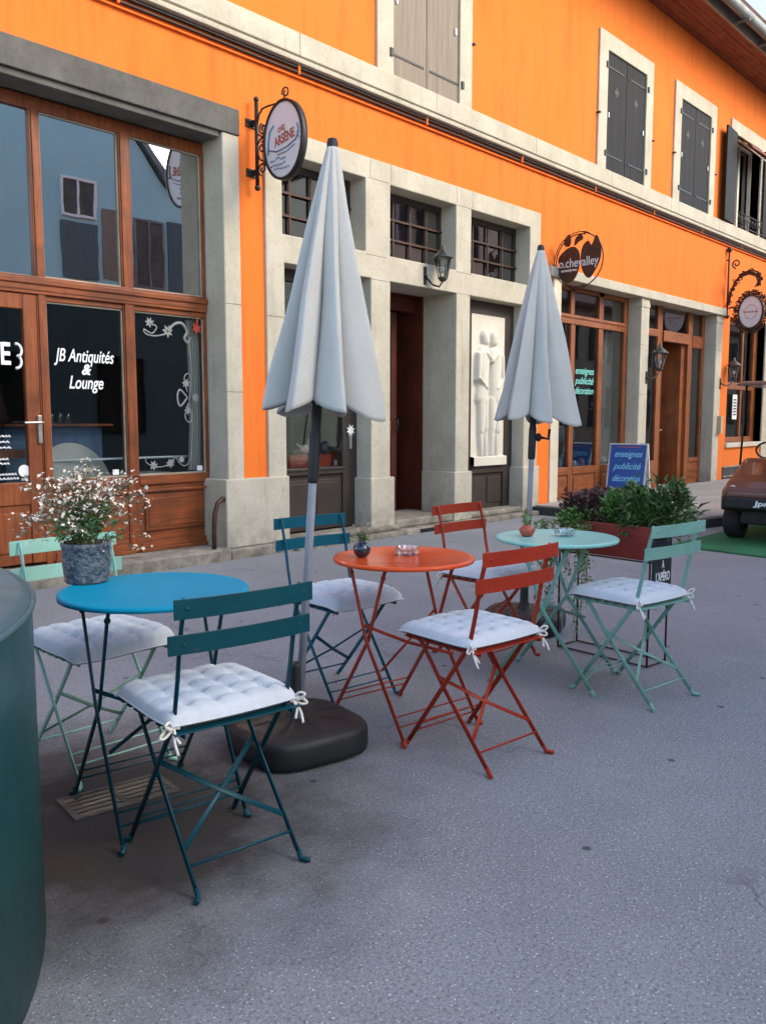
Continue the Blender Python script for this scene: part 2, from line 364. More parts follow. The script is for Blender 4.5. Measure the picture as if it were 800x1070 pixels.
# raised pavement before the second shop
g = MB(); P2 = [(10.16, -.03), (10.12, -1.2), (9.95, -2.32), (11.5, -2.62), (18, -2.9), (40, -3.0), (40, -.03)]
g.prism(P2, .116, lambda u, v, w: Vector((u, v, .012+w)))
struct('pavement', g, 'paving', bevel=.012)
g = MB()
for (a, b) in zip(P2[:-1], P2[1:-1]):
    a = Vector((*a, 0)); b = Vector((*b, 0)); t = (b-a).normalized(); n = Vector((-t.y, t.x, 0))*-1
    g.sweep([a+n*.035, b+n*.035], [(0, -.035), (.11, -.035), (.11, .03), (0, .03)], True, (0, 0, 1))
struct('kerb', g, 'kerbblack')

# ------------------------------------------------------------------ the orange house
H = thing('orange_building', 'bright orange rendered house with stone framed shopfronts and shuttered upper windows', 'building')
def slab(mb, x0, x1, z0, z1, holes, y0, y1):
    xs = sorted({x0, x1, *[h[0] for h in holes], *[h[1] for h in holes]}); zs = sorted({z0, z1, *[h[2] for h in holes], *[h[3] for h in holes]})
    xs = [x for x in xs if x0 <= x <= x1]; zs = [z for z in zs if z0 <= z <= z1]
    nx, nz = len(xs)-1, len(zs)-1
    def solid(i, j):
        if i < 0 or j < 0 or i >= nx or j >= nz: return False
        cx, cz = (xs[i]+xs[i+1])/2, (zs[j]+zs[j+1])/2
        return not any(h[0] < cx < h[1] and h[2] < cz < h[3] for h in holes)
    for i in range(nx):
        for j in range(nz):
            if not solid(i, j): continue
            a, b, c, e = xs[i], xs[i+1], zs[j], zs[j+1]
            mb.quad([(a, y0, c), (b, y0, c), (b, y0, e), (a, y0, e)]); mb.quad([(b, y1, c), (a, y1, c), (a, y1, e), (b, y1, e)])
            if not solid(i-1, j): mb.quad([(a, y1, c), (a, y0, c), (a, y0, e), (a, y1, e)])
            if not solid(i+1, j): mb.quad([(b, y0, c), (b, y1, c), (b, y1, e), (b, y0, e)])
            if not solid(i, j-1): mb.quad([(a, y0, c), (a, y1, c), (b, y1, c), (b, y0, c)])
            if not solid(i, j+1): mb.quad([(a, y0, e), (b, y0, e), (b, y1, e), (a, y1, e)])
UP = [(2.2, 3.6), (7.24, 8.40), (11.95, 13.20), (14.52, 15.77), (16.98, 18.33), (20.9, 22.1), (24.5, 25.7)]
wall = MB()
slab(wall, .6, 30, -.05, 7.76, [(1.72, 5.14, -.06, 4.08), (5.43, 10.22, -.06, 4.04), (10.57, 16.70, -.06, 3.38), (17.10, 19.06, .74, 3.28), (20, 25, 0.1, 3.2)]
     + [(a, b, 4.95, 6.64) for a, b in UP], 0, .5)
put('wall', wall, 'orange', H, merge=True)
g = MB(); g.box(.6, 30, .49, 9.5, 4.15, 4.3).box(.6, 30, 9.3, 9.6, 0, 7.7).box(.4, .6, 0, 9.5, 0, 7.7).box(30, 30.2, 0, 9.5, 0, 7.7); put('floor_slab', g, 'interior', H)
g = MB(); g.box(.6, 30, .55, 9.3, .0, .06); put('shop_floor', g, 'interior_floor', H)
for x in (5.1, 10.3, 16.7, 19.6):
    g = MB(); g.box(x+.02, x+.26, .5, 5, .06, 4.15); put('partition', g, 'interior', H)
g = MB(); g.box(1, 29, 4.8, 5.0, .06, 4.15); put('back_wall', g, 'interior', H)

# stone of the left shop
g = MB(); g.box(1.72, 5.14, -.03, .5, 3.853, 4.08).box(1.72, 4.93, .0, .26, 3.80, 3.853); put('lintel', g, 'darkstone', H, bevel=.008)
g = MB(); slab(g, 4.95, 5.138, .70, 3.85, [], -.018, .5); put('jamb', g, 'stone', H, bevel=.012, merge=True)
g = MB(); slab(g, 1.722, 1.90, .70, 3.85, [], -.018, .5); put('jamb', g, 'stone', H, bevel=.012, merge=True)
g = MB(); g.box(4.89, 5.665, -.06, .49, .10, .745); put('plinth', g, 'stone', H, bevel=.012)
g = MB(); g.box(1.5, 1.93, -.06, .49, .10, .745); put('plinth', g, 'stone', H, bevel=.012)
g = MB(); g.box(.6, 4.895, -.12, .49, -.04, .115); put('threshold', g, 'curb', H, bevel=.02)
g = MB(); g.box(4.90, 5.68, -.11, .48, -.04, .098); put('threshold', g, 'curb', H, bevel=.02)
# middle stone frame
g = MB()
slab(g, 5.432, 10.218, .06, 4.038, [(5.66, 6.88, .06, 2.80), (7.19, 8.38, .06, 2.80), (8.65, 9.88, .06, 2.80), (5.64, 6.80, 3.07, 3.82), (7.19, 8.36, 3.07, 3.82), (8.66, 9.96, 3.07, 3.82)], -.028, .495)
put('stone_frame', g, 'stone', H, merge=True, bevel=.016)
# joints between the blocks
MJ = [(x, x+.004, -.0295, -.02, 3.84, 4.036) for x in (6.87, 8.37, 8.68, 7.2)]
MJ += [(x, x+.32, -.0295, -.02, z, z+.0045) for x, z in ((6.84, 3.83), (8.37, 3.82), (6.88, 2.79), (8.38, 2.80), (6.80, 3.04), (8.36, 3.05))]
MJ += [(5.434, 5.655, -.0295, -.02, z, z+.004) for z in (1.65, 2.28)] + [(4.953, 5.136, -.0195, -.012, z, z+.004) for z in (1.55, 2.35)]
MJ += [(13.275, 13.555, -.0265, -.02, z, z+.004) for z in (.9, 1.7, 2.5)] + [(16.405, 16.69, -.0265, -.02, z, z+.004) for z in (1.0, 1.9, 2.6)]
for q in MJ:
    g = MB(); g.box(*q); put('mortar_joint', g, 'darkstone', H)
for x0, x1 in ((6.845, 7.235), (8.335, 8.69), (9.84, 10.24)):
    g = MB(); g.box(x0, x1, -.058, .47, .06, .66); put('plinth', g, 'stone', H, bevel=.012)
g = MB(); g.box(5.68, 10.16, -.17, .49, -.04, .058); put('doorstep', g, 'curb', H, bevel=.025)
g = MB(); g.box(5.68, 7.28, -.10, .20, .058, .12); put('doorstep', g, 'curb', H, bevel=.02)
g = MB(); g.box(8.70, 9.83, -.05, .2, .06, .13); put('doorstep', g, 'curb', H, bevel=.02)
g = MB(); g.box(7.24, 8.33, -.04, .7, .06, .16); put('doorstep', g, 'curb', H, bevel=.02)
g = MB(); g.box(7.55, 8.35, -.173, -.165, -.01, .045); put('cellar_vent', g, 'black', H)
# shop 2 stone
g = MB(); g.box(10.44, 16.74, -.07, .49, 3.25, 3.385); put('lintel', g, 'stone', H, bevel=.01)
g = MB(); g.box(10.58, 10.80, -.02, .49, .10, 3.249); put('jamb', g, 'cream', H, bevel=.01)
for x0, x1 in ((13.27, 13.56), (16.40, 16.695)):
    g = MB(); g.box(x0, x1, -.025, .49, .10, 3.249).box(x0-.01, x1+.004, -.035, .48, 3.10, 3.18); put('pillar', g, 'stone', H, bevel=.012)
g = MB(); g.box(17.08, 19.1, -.05, .49, .742, .83); put('sill', g, 'cream', H, bevel=.01)
g = MB(); g.box(17.0, 19.2, -.012, .1, .0, .36); put('cellar_grille', g, 'kerbblack', H)
g = MB(); g.box(17.0, 19.2, -.03, -.013, .16, .19).box(17, 19.2, -.03, -.013, .35, .375); put('rail', g, 'curb', H)
g = MB(); g.box(19.06, 19.5, -.03, .49, .1, 3.3); put('pillar', g, 'stone', H, bevel=.012)
g = MB(); g.box(10.16, 16.7, .0, .5, -.04, .10); put('threshold', g, 'curb', H)
# cornice
g = MB()
prof = [(-.02, 4.955), (-.072, 4.950), (-.080, 4.938), (-.080, 4.742), (-.058, 4.734), (-.058, 4.722), (-.074, 4.716), (-.070, 4.682), (-.03, 4.674), (-.02, 4.672)]
g.prism(prof, 29.4, lambda u, v, w: Vector((.6+w, u, v))); put('cornice', g, 'stone', H, bevel=.006)
g = MB(); g.box(.6, 30, -.030, -.001, 4.555, 4.570); put('moulding', g, 'orange', H, bevel=.004)
for z_, y_ in ((4.655, -.022), (4.610, -.020)):
    g = MB(); pts = [(.6+k*.49, y_, z_-.004*math.sin(k*math.pi/4)**2) for k in range(61)]; g.tube(pts, .0125, 8); put('cable', g, 'black', H)
for k in range(16):
    g = MB(); g.box(2.0+k*1.93, 2.025+k*1.93, -.038, -.002, 4.59, 4.672); put('cable_clip', g, 'orange', H, bevel=.003)
for k in range(14):
    g = MB(); g.box(1.7+k*2.07, 1.7035+k*2.07, -.0815, -.075, 4.75, 4.946); put('mortar_joint', g, 'darkstone', H)
# eaves
g = MB()
for k in range(7): g.box(.3, 30.3, -.655+k*.094, -.655+k*.094+.088, 7.765+.004*(k % 2), 7.80)
put('soffit', g, 'soffit', H, bevel=.004)
g = MB(); g.box(.3, 30.3, -.70, -.66, 7.72, 7.98); put('fascia', g, 'curb', H)
R = MB(); R.quad([(.2, -.9, 7.93), (30.4, -.9, 7.93), (30.4, 5, 10.6), (.2, 5, 10.6)]); R.quad([(.2, 5, 10.6), (30.4, 5, 10.6), (30.4, 10.4, 7.93), (.2, 10.4, 7.93)])
roof = put('roof', R, 'roof', H, solid=.12)
g = MB(); g.sweep([(.2, -.86, 7.84), (30.4, -.86, 7.84)], [(.10*math.sin(a), -.10*math.cos(a)) for a in [rad(t) for t in range(90, 271, 20)]] + [(.09*math.sin(a), -.09*math.cos(a)) for a in [rad(t) for t in range(270, 89, -20)]], True, (0, 0, 1))
for k in range(26): g.box(1+k*1.15, 1.03+k*1.15, -.98, -.72, 7.70, 7.735)
put('gutter', g, 'zinc', roof)

# upper windows
def shutter_mesh(x0, x1, z0, z1, y, cross=True):
    g = MB(); g.box(x0, x1, y, y+.035, z0, z1)
    n = 3; 
    for k in range(1, n): g.box(x0+(x1-x0)*k/n-.002, x0+(x1-x0)*k/n+.002, y-.0012, y+.001, z0, z1)
    return g
def cross_poly(cx, cz, r):
    t = r*.32; pts = []
    for (a, b) in ((t, r), (t, t), (r, t), (r, -t), (t, -t), (t, -r), (-t, -r), (-t, -t), (-r, -t), (-r, t), (-t, t), (-t, r)): pts.append((cx+a, cz+b))
    return pts
for i, (a, b) in enumerate(UP):
    surround = MB(); m0, m1 = (.26, .24)
    slab(surround, a-m0, b+m1, 4.956, 6.88, [(a, b, 4.95, 6.64)], -.032, .3)
    wn = put('window', surround, 'stone', H, merge=True, bevel=.01)
    beige = i == 1; mat = 'shutter_beige' if beige else 'shutter'
    op = i in (4, 5)
    mid = (a+b)/2
    g = MB(); g.box(a, b, .24, .27, 4.96, 6.64); put('pane', g, 'glass_tran', wn)
    if not op:
        for s, (x0, x1) in enumerate(((a+.006, mid-.006), (mid+.006, b-.006))):
            sh = put('shutter', shutter_mesh(x0, x1, 4.965, 6.63, -.005), mat, wn, bevel=.003)
            cx = x0*.5+x1*.5
            if i > 1:
                g = MB(); g.prism(cross_poly(cx, 6.13, .062), .004, lambda u, v, w: Vector((u, -.0085+w*.5, v))); put('cut_out', g, 'black', wn)
            hx = x0 if s == 0 else x1; e = -1 if s == 0 else 1
            for z in (5.18, 6.42):
                g = MB(); g.box(min(hx-e*.52, hx+e*.06), max(hx-e*.52, hx+e*.06), -.0125, -.006, z, z+.022).box(hx+e*.03, hx+e*.07, -.05, -.006, z-.03, z+.05); put('hinge', g, 'black', wn)
            g2 = MB(); g2.box(hx-e*.06-.012, hx-e*.06+.012, -.022, -.006, 5.72, 5.79); put('catch', g2, 'steel', wn)
            g2 = MB(); g2.box(hx+e*.24, hx+e*.28, -.06, -.001, 5.7, 5.72); put('shutter_hook', g2, 'black', wn)
    else:
        for s in (0, 1):
            hx = a-.02 if s == 0 else b+.02; e = 1 if s == 0 else -1
            sh = put('shutter', shutter_mesh(0, .62*1, 4.97, 6.63, -.018), mat, wn, bevel=.003)
            sh.location = (hx-(.06 if s == 0 else -.06), -.06, 0); sh.rotation_euler = (0, 0, rad(-175 if s == 0 else -8))
        g = MB(); g.box(a, a+.05, .16, .22, 4.96, 6.64).box(b-.05, b, .16, .22, 4.96, 6.64).box(mid-.04, mid+.04, .16, .22, 4.96, 6.60).box(a, b, .16, .22, 6.59, 6.64); put('frame', g, 'cream', wn)
        g = MB()
        for sx in (a+.05, b-.05): g.tube([(sx, -.04, 6.55), (sx+(.02), -.62, 6.00)], .012)
        put('stay', g, 'cream', wn)
        g = MB(); g.grid(lambda u, v: Vector((a+.03+u*(b-a-.06), .1-.42*v, 6.60-.22*v-.03*math.sin(v*20))), 24, 14); put('blind', g, 'redbox' if False else 'soffit', wn, solid=.004)
        g = MB()
        for z in (4.98, 5.22): g.tube([(a+.02, -.10, z), (b-.02, -.10, z)], .009)
        for k in range(9):
            x = a+.08+k*(b-a-.16)/8; g.tube([(x, -.10, 4.98), (x, -.10, 5.22)], .006)
            g.tube([(x+.06*math.cos(t), -.10, 5.10+.06*math.sin(t)) for t in [j*.7 for j in range(9)]], .005, 6)
        put('railing', g, 'black', wn)

# ---------------- left shopfront
LS = MB()
for x0, x1 in ((1.90, 2.0), (2.30, 2.40), (3.315, 3.395), (4.085, 4.195), (4.925, 4.948)):
    LS.box(x0, x1, .275, .36, .12, 3.80)
    LS.box(x0+.012, x1-.012, .262, .275, .8, 3.72)
for x0, x1 in ((2.0, 2.30), (2.40, 3.315), (3.395, 4.085), (4.195, 4.925)):
    LS.box(x0, x1, .28, .35, 3.70, 3.80)
left = put('shop_window', LS, 'wood', H, bevel=.006)
RB = MB(); RB.box(1.90, 4.948, .255, .275, 2.285, 2.425).box(1.90, 4.948, .235, .255, 2.36, 2.405).box(1.9, 4.948, .25, .36, 2.31, 2.40)
put('transom_rail', RB, 'woodh', left, bevel=.006)
for x0, x1 in ((2.0, 2.30), (3.395, 4.085), (4.195, 4.925)):
    RB = MB(); RB.box(x0, x1, .26, .36, .72, .80).box(x0, x1, .285, .345, .12, .72)
    RB.box(x0+.05, x1-.05, .268, .285, .30, .63).box(x0+.08, x1-.08, .262, .268, .335, .595)
    RB.box(x0, x1, .262, .285, .12, .20).box(x0-.02, x1+.02, .24, .262, .655, .675).box(x0-.02, x1+.02, .235, .26, .12, .15)
    put('panel', RB, 'woodh', left, bevel=.006)
    RB = MB(); RB.box(x0, x1, .28, .35, 2.24, 2.285); put('rail', RB, 'woodh', left, bevel=.006)
DR = MB()
DR.box(2.405, 2.52, .27, .33, .14, 2.28).box(3.20, 3.31, .27, .33, .14, 2.28).box(2.52, 3.20, .27, .33, 2.16, 2.28).box(2.52, 3.20, .27, .33, .62, .80).box(2.52, 3.20, .285, .32, .14, .62).box(2.58, 3.14, .272, .285, .24, .56)
door = put('door', DR, 'wood', H, bevel=.006)
g = MB(); g.box(2.52, 3.20, .297, .303, .80, 2.16); put('pane', g, 'glass', door)
g = MB(); g.box(3.275, 3.305, .245, .268, 1.11, 1.33).tube([(3.29, .25, 1.275), (3.29, .20, 1.275), (3.27, .195, 1.275), (3.14, .195, 1.272)], .010); put('handle', g, 'steel', door, bevel=.003)
for x0, x1, z0, z1, gm in ((2.0, 2.30, .80, 2.24, 'glass'), (3.395, 4.085, .80, 2.24, 'glass'), (4.195, 4.925, .80, 2.24, 'glass'), (2.0, 3.315, 2.425, 3.70, 'glass_top'), (3.395, 4.085, 2.425, 3.70, 'glass_top'), (4.195, 4.925, 2.425, 3.70, 'glass_top')):
    g = MB(); g.box(x0, x1, .309, .315, z0, z1); put('pane', g, gm, left)
g = MB()
for x0, x1 in ((3.395, 4.085), (4.195, 4.925)):
    for za, zb in ((.8, 2.24), (2.425, 3.70)):
        g.box(x0, x0+.012, .295, .309, za, zb).box(x1-.012, x1, .295, .309, za, zb).box(x0, x1, .295, .309, zb-.012, zb).box(x0, x1, .29, .309, za, za+.014)
put('bead', g, 'cream' if False else 'curb', left)
# lettering on the glass
yg = .304
text('lettering', 'JB Antiquités', .15, 'white', left, on_wall(3.73, yg, 1.82), .54, .28, .0015)
text('lettering', '&', .12, 'white', left, on_wall(3.73, yg, 1.71), None, .28, .004)
text('lettering', 'Lounge', .15, 'white', left, on_wall(3.73, yg, 1.60), .31, .28, .002)
text('lettering', 'ARSÈNE', .24, 'white', door, on_wall(2.79, .293, 1.80), .62, 0, .005)
g = MB(); g.tube([(3.145+.04*math.cos(t)-.002*t, .292, 1.84+.05*math.sin(t)) for t in [j*.35 for j in range(-4, 6)]], .011, 6).tube([(3.14+.04*math.cos(t), .292, 1.75+.05*math.sin(t)) for t in [j*.35 for j in range(-5, 5)]], .011, 6); put('lettering', g, 'white', door)
rq = random.Random(4)                                       # small lines too fine to read in the photograph
for z_, x0_, x1_ in ((1.165, 2.72, 3.05), (1.12, 2.76, 3.04), (1.075, 2.74, 3.04), (.985, 2.74, 3.04), (.95, 2.70, 3.05), (.865, 2.62, 3.10), (.83, 2.60, 3.12)):
    x_ = x0_
    while x_ < x1_:
        w_q = rq.uniform(.012, .03); g = MB(); g.tube([(x_, .292, z_), (x_+w_q*.5, .292, z_+.010), (x_+w_q, .292, z_-.004)], .0055, 5); put('lettering', g, 'white', door); x_ += w_q+.008
g = MB(); g.lathe([(.048, 0), (.048, .003)], 24, mt=Matrix.Translation((3.165, .296, .89)) @ FACE_STREET); g.box(3.14, 3.19, .292, .296, .815, .83); put('badge', g, 'white', door)
for x in (3.98, 4.86):
    g = MB(); g.box(x-.03, x+.03, .302, .305, .82, .865); put('alarm_sticker', g, 'white', left)
# floral vine decal
def star(mb, cx, cz, r, n=7, y=.3035):
    pts = []
    for k in range(2*n):
        a = math.pi*k/n+.3; q = r if k % 2 == 0 else r*.5; pts.append((cx+q*math.cos(a), cz+q*math.sin(a)))
    mb.prism(pts, .002, lambda u, v, w: Vector((u, y+w, v)))
def crv(mb, pts, r=.007, y=.3045):
    out = []
    for i in range(len(pts)-1):
        p0 = Vector(pts[max(i-1, 0)]); p1 = Vector(pts[i]); p2 = Vector(pts[i+1]); p3 = Vector(pts[min(i+2, len(pts)-1)])
        for k in range(5):
            t = k/5; q = .5*((2*p1)+(p2-p0)*t+(2*p0-5*p1+4*p2-p3)*t*t+(3*p1-p0-3*p2+p3)*t**3); out.append((q.x, y, q.y))
    out.append((pts[-1][0], y, pts[-1][1])); mb.bar(out, r*2, .002, (0, 1, 0)) if False else mb.tube(out, r*.6, 6)
g = MB()
star(g, 4.36, 2.155, .050); star(g, 4.545, 2.09, .062); star(g, 4.73, 1.63, .05); star(g, 4.83, 1.50, .05); star(g, 4.74, 1.38, .045); star(g, 4.54, .90, .05); star(g, 4.36, .885, .05); star(g, 4.66, .93, .04)
crv(g, [(4.36, 2.15), (4.43, 2.12), (4.38, 2.06), (4.30, 2.09), (4.32, 2.05), (4.42, 2.04), (4.54, 2.07)], .012)
crv(g, [(4.54, 2.09), (4.62, 2.16), (4.70, 2.17), (4.75, 2.10), (4.72, 2.04), (4.76, 2.00), (4.785, 2.05)], .022)
crv(g, [(4.765, 2.03), (4.78, 1.9), (4.79, 1.78), (4.785, 1.65), (4.77, 1.55), (4.76, 1.42), (4.79, 1.3), (4.78, 1.1), (4.76, .94), (4.70, .87), (4.63, .90), (4.60, .95), (4.54, .90), (4.45, .87), (4.36, .88), (4.28, .92), (4.30, .97)], .008)
crv(g, [(4.74, 1.50), (4.66, 1.57), (4.63, 1.50), (4.66, 1.42), (4.74, 1.50)], .016)
crv(g, [(4.74, 1.55), (4.71, 1.68), (4.76, 1.72), (4.79, 1.66)], .012); crv(g, [(4.75, 1.45), (4.71, 1.32), (4.76, 1.27), (4.79, 1.33)], .012)
put('vine_decal', g, 'vine', left)
g = MB(); star(g, 4.865, 2.14, .060, 6); star(g, 4.875, 2.36, .04, 5)
crv(g, [(4.86, 2.17), (4.88, 2.26), (4.90, 2.33)], .018); put('flower_decal', g, 'redbox', left)

# ---------------- middle openings
g = MB()
for (x0, x1) in ((5.64, 6.80), (7.19, 8.36), (8.66, 9.96)):
    w_ = MB()
    w_.box(x0, x1, .20, .25, 3.75, 3.82).box(x0, x0+.04, .20, .25, 3.07, 3.75).box(x1-.04, x1, .20, .25, 3.07, 3.75).box(x0, x1, .20, .25, 3.07, 3.11)
    wf = put('transom_window', w_, 'brownpaint', H)
    b = MB(); n = 4
    for k in range(1, n): b.box(x0+(x1-x0)*k/n-.012, x0+(x1-x0)*k/n+.012, .188, .205, 3.07, 3.75)
    for z in (3.31, 3.53): b.box(x0, x1, .182, .200, z-.011, z+.011)
    put('bars', b, 'rusty', wf)
    b = MB(); b.box(x0, x1, .222, .228, 3.07, 3.82); put('pane', b, 'glass_tran', wf)
# opening 1: small display window with panelled base and a door edge
w_ = MB()
w_.box(5.66, 5.74, .19, .26, .13, 2.80).box(6.66, 6.88, .19, .26, .13, 2.80).box(5.74, 6.66, .19, .26, 2.68, 2.80).box(5.74, 6.66, .17, .30, .72, .78)
w_.box(5.74, 6.66, .21, .26, .13, .72)
wf = put('shop_window', w_, 'brownpaint', H, bevel=.005)
b = MB()
for x0, x1 in ((5.78, 6.16), (6.24, 6.62)): b.box(x0, x1, .198, .21, .22, .66).box(x0+.03, x1-.03, .190, .198, .25, .63)
b.box(5.72, 6.67, .155, .19, .765, .79); put('panel', b, 'brownpaint', wf, bevel=.006)
b = MB(); b.box(5.74, 6.66, .222, .227, .78, 2.68); put('pane', b, 'glass', wf)
b = MB(); b.box(6.745, 6.775, .165, .188, .98, 1.14); put('handle_plate', b, 'steel', wf); b = MB(); star(b, 6.765, 1.18, .07, 8, .17); put('rosette', b, 'white', wf)
# opening 2: recessed dark double door
w_ = MB(); w_.box(7.19, 7.26, .62, .72, .16, 2.8).box(8.9, 9.0, .62, .72, .16, 2.8).box(7.26, 8.9, .62, .72, 2.62, 2.8)
w_.box(7.0, 7.19, .495, .72, .06, 2.8).box(7.0, 9.0, .495, .72, 2.80, 3.05)
w_.box(8.38, 8.56, .50, 1.4, .06, 2.82)
df = put('door_frame', w_, 'doorwood', H, bevel=.005)
def leaf(x0, x1, y, arch=True):
    L = MB(); L.box(x0, x0+.10, y, y+.05, .17, 2.60).box(x1-.10, x1, y, y+.05, .17, 2.60).box(x0+.10, x1-.10, y, y+.05, .17, .30).box(x0+.10, x1-.10, y, y+.05, 1.16, 1.28).box(x0+.10, x1-.10, y, y+.05, 2.5, 2.6)
    L.box(x0+.10, x1-.10, y+.015, y+.04, .30, 1.16).box(x0+.15, x1-.15, y+.002, y+.015, .36, 1.10)
    n = 10; xc = (x0+x1)/2; hw = (x1-x0)/2-.10
    for k in range(n):
        t0, t1 = math.pi*k/n, math.pi*(k+1)/n
        L.prism([(xc-hw*math.cos(t0), 2.22+hw*.9*math.sin(t0)), (xc-hw*math.cos(t1), 2.22+hw*.9*math.sin(t1)), (xc-hw*math.cos(t1), 2.52), (xc-hw*math.cos(t0), 2.52)], .03, lambda u, v, w: Vector((u, y+.01+w, v)))
    return L
dl = put('door', leaf(7.28, 8.08, .66), 'doorwood', H, bevel=.006)
g = MB(); g.box(7.38, 7.98, .685, .69, 1.28, 2.5); put('pane', g, 'glass', dl)
g = MB(); g.tube([(8.03, .64, 1.15), (8.03, .60, 1.15), (8.03, .60, 1.30), (8.03, .64, 1.30)], .01); put('handle', g, 'black', dl)
L = leaf(0, .78, 0); dr = put('door', L, 'doorwood', H, bevel=.006); dr.location = (8.88, .74, 0); dr.rotation_euler = (0, 0, rad(112))
g = MB(); g.box(.10, .68, .02, .025, 1.28, 2.5); put('pane', g, 'glass', dr)
g = MB(); g.box(.28, .5, .052, .058, 1.55, 1.60); put('letter_slot', g, 'steel', dr)
g = MB(); g.box(8.56, 8.58, .8, 1.05, 1.32, 1.95); put('notice_board', g, 'soffit', df)
# opening 3: dark frame with a white bas-relief panel
w_ = MB()
w_.box(8.65, 8.95, .16, .24, .13, 2.80).box(9.68, 9.88, .16, .24, .13, 2.80).box(8.95, 9.68, .16, .24, 2.62, 2.80).box(8.95, 9.68, .15, .24, .60, .70).box(8.95, 9.68, .185, .24, .13, .60)
wf = put('panelled_frame', w_, 'brownpaint', H, bevel=.005)
b = MB()
for x0, x1 in ((8.97, 9.26), (9.34, 9.66)): b.box(x0, x1, .172, .185, .2, .54)
put('panel', b, 'brownpaint', wf, bevel=.005)
# relief: two generic standing figures
def relief():
    x0, x1, z0, z1 = 8.94, 9.67, .70, 2.63
    caps = []
    def cap(ax, az, bx, bz, ra, rb, h): caps.append((ax, az, bx, bz, ra, rb, h))
    for s, cx in ((1, 9.16), (-1, 9.44)):
        cap(cx+.04*s, 2.36, cx+.045*s, 2.30, .085, .07, .075)         # head
        cap(cx+.01*s, 2.12, cx, 1.80, .135, .105, .08)                # chest
        cap(cx, 1.80, cx-.02*s, 1.58, .11, .13, .08)                  # hips
        cap(cx-.03*s, 1.55, cx-.04*s, 1.15, .085, .06, .075); cap(cx-.04*s, 1.15, cx-.03*s, .84, .06, .035, .06)
        cap(cx+.05*s, 1.55, cx+.06*s, 1.18, .08, .055, .065); cap(cx+.06*s, 1.18, cx+.07*s, .84, .055, .035, .055)
        cap(cx-.11*s, 2.12, cx-.13*s, 1.82, .05, .04, .08); cap(cx-.13*s, 1.82, cx+.02*s, 1.70, .04, .03, .10)
        cap(cx+.02*s, 2.14, cx+.16*s, 2.05, .05, .04, .10)
    def hgt(x, z):
        h = 0
        for ax, az, bx, bz, ra, rb, H_ in caps:
            dx, dz = bx-ax, bz-az; L2 = dx*dx+dz*dz; t = max(0, min(1, ((x-ax)*dx+(z-az)*dz)/L2)); r = ra+(rb-ra)*t
            q = math.hypot(x-ax-dx*t, z-az-dz*t)/r
            if q < 1: h = max(h, H_*math.sqrt(1-q*q))
        if z < .82: h = max(h, .06)
        return h
    g = MB(); g.grid(lambda u, v: Vector((x0+u*(x1-x0), .158-hgt(x0+u*(x1-x0), z0+v*(z1-z0)), z0+v*(z1-z0))), 74, 190); return g
put('relief_panel', relief(), 'relief', wf)

# ---------------- shop 2 timber
w_ = MB()
for x0, x1, z0, z1 in ((10.80, 10.86, .10, 3.25), (11.46, 11.58, .10, 2.72), (11.44, 11.55, 2.84, 3.25), (12.30, 12.44, .10, 2.72), (12.30, 12.44, 2.84, 3.25), (13.14, 13.268, .10, 3.25)): w_.box(x0, x1, .20, .27, z0, z1)
s2 = put('shop_window', w_, 'wood2', H, bevel=.006)
r = MB(); r.box(10.86, 13.14, .185, .28, 2.70, 2.84).box(10.86, 13.14, .17, .19, 2.79, 2.815); put('transom_rail', r, 'wood2h', s2, bevel=.006)
r = MB(); r.box(10.86, 13.14, .20, .26, 3.18, 3.25); put('rail', r, 'wood2h', s2, bevel=.006)
for x0, x1 in ((10.86, 11.46), (11.58, 12.30), (12.44, 13.14)):
    r = MB(); r.box(x0, x1, .19, .27, .47, .58).box(x0, x1, .215, .26, .10, .47).box(x0+.05, x1-.05, .20, .215, .19, .42).box(x0, x1, .195, .215, .10, .15)
    put('panel', r, 'wood2h', s2, bevel=.006)
for x0, x1 in ((10.86, 11.46), (11.58, 12.30), (12.44, 13.14)):
    for z0, z1 in ((.58, 2.70), (2.84, 3.18)):
        g = MB(); g.box(x0, x1, .232, .238, z0, z1); put('pane', g, 'glass', s2)
for k, t in enumerate(('enseignes', 'publicité', 'décoration')): text('lettering', t, .15, 'aqua', s2, on_wall(11.93, .228, 2.03-.15*k), .56, .3, .0005)
w_ = MB()
for x0, x1, z0, z1 in ((13.56, 13.72, .10, 3.25), (14.38, 14.56, .10, 3.25), (15.66, 15.84, .10, 3.25), (16.30, 16.398, .10, 3.25)): w_.box(x0, x1, .20, .27, z0, z1)
w_.box(15.50, 15.66, .26, 1.1, .10, 2.68).box(14.40, 14.54, .27, 1.1, .1, 2.68)
s3 = put('shop_entrance', w_, 'wood2', H, bevel=.006)
for q in ((13.72, 14.38, .19, .27, 2.72, 2.84), (14.56, 15.66, .17, .3, 2.66, 2.84), (15.84, 16.30, .19, .27, 2.62, 2.84), (14.56, 15.66, .301, 1.1, 2.70, 2.80)):
    r = MB(); r.box(*q); put('rail', r, 'wood2h', s3, bevel=.005)
r = MB(); r.box(15.84, 16.30, .19, .27, .50, .58).box(15.84, 16.30, .21, .26, .10, .50)
for z in (.2, .32): r.box(15.84, 16.30, .20, .215, z, z+.08)
put('panel', r, 'wood2h', s3, bevel=.005)
r = MB(); r.box(13.72, 14.38, .19, .27, .10, .58); put('panel', r, 'wood2h', s3, bevel=.005)
for x0, x1, z0, z1 in ((13.72, 14.38, .58, 2.72), (15.84, 16.30, .58, 2.62), (13.72, 14.38, 2.84, 3.22), (14.56, 15.66, 2.84, 3.22), (15.84, 16.30, 2.84, 3.22)):
    g = MB(); g.box(x0, x1, .232, .238, z0, z1); put('pane', g, 'glass', s3)
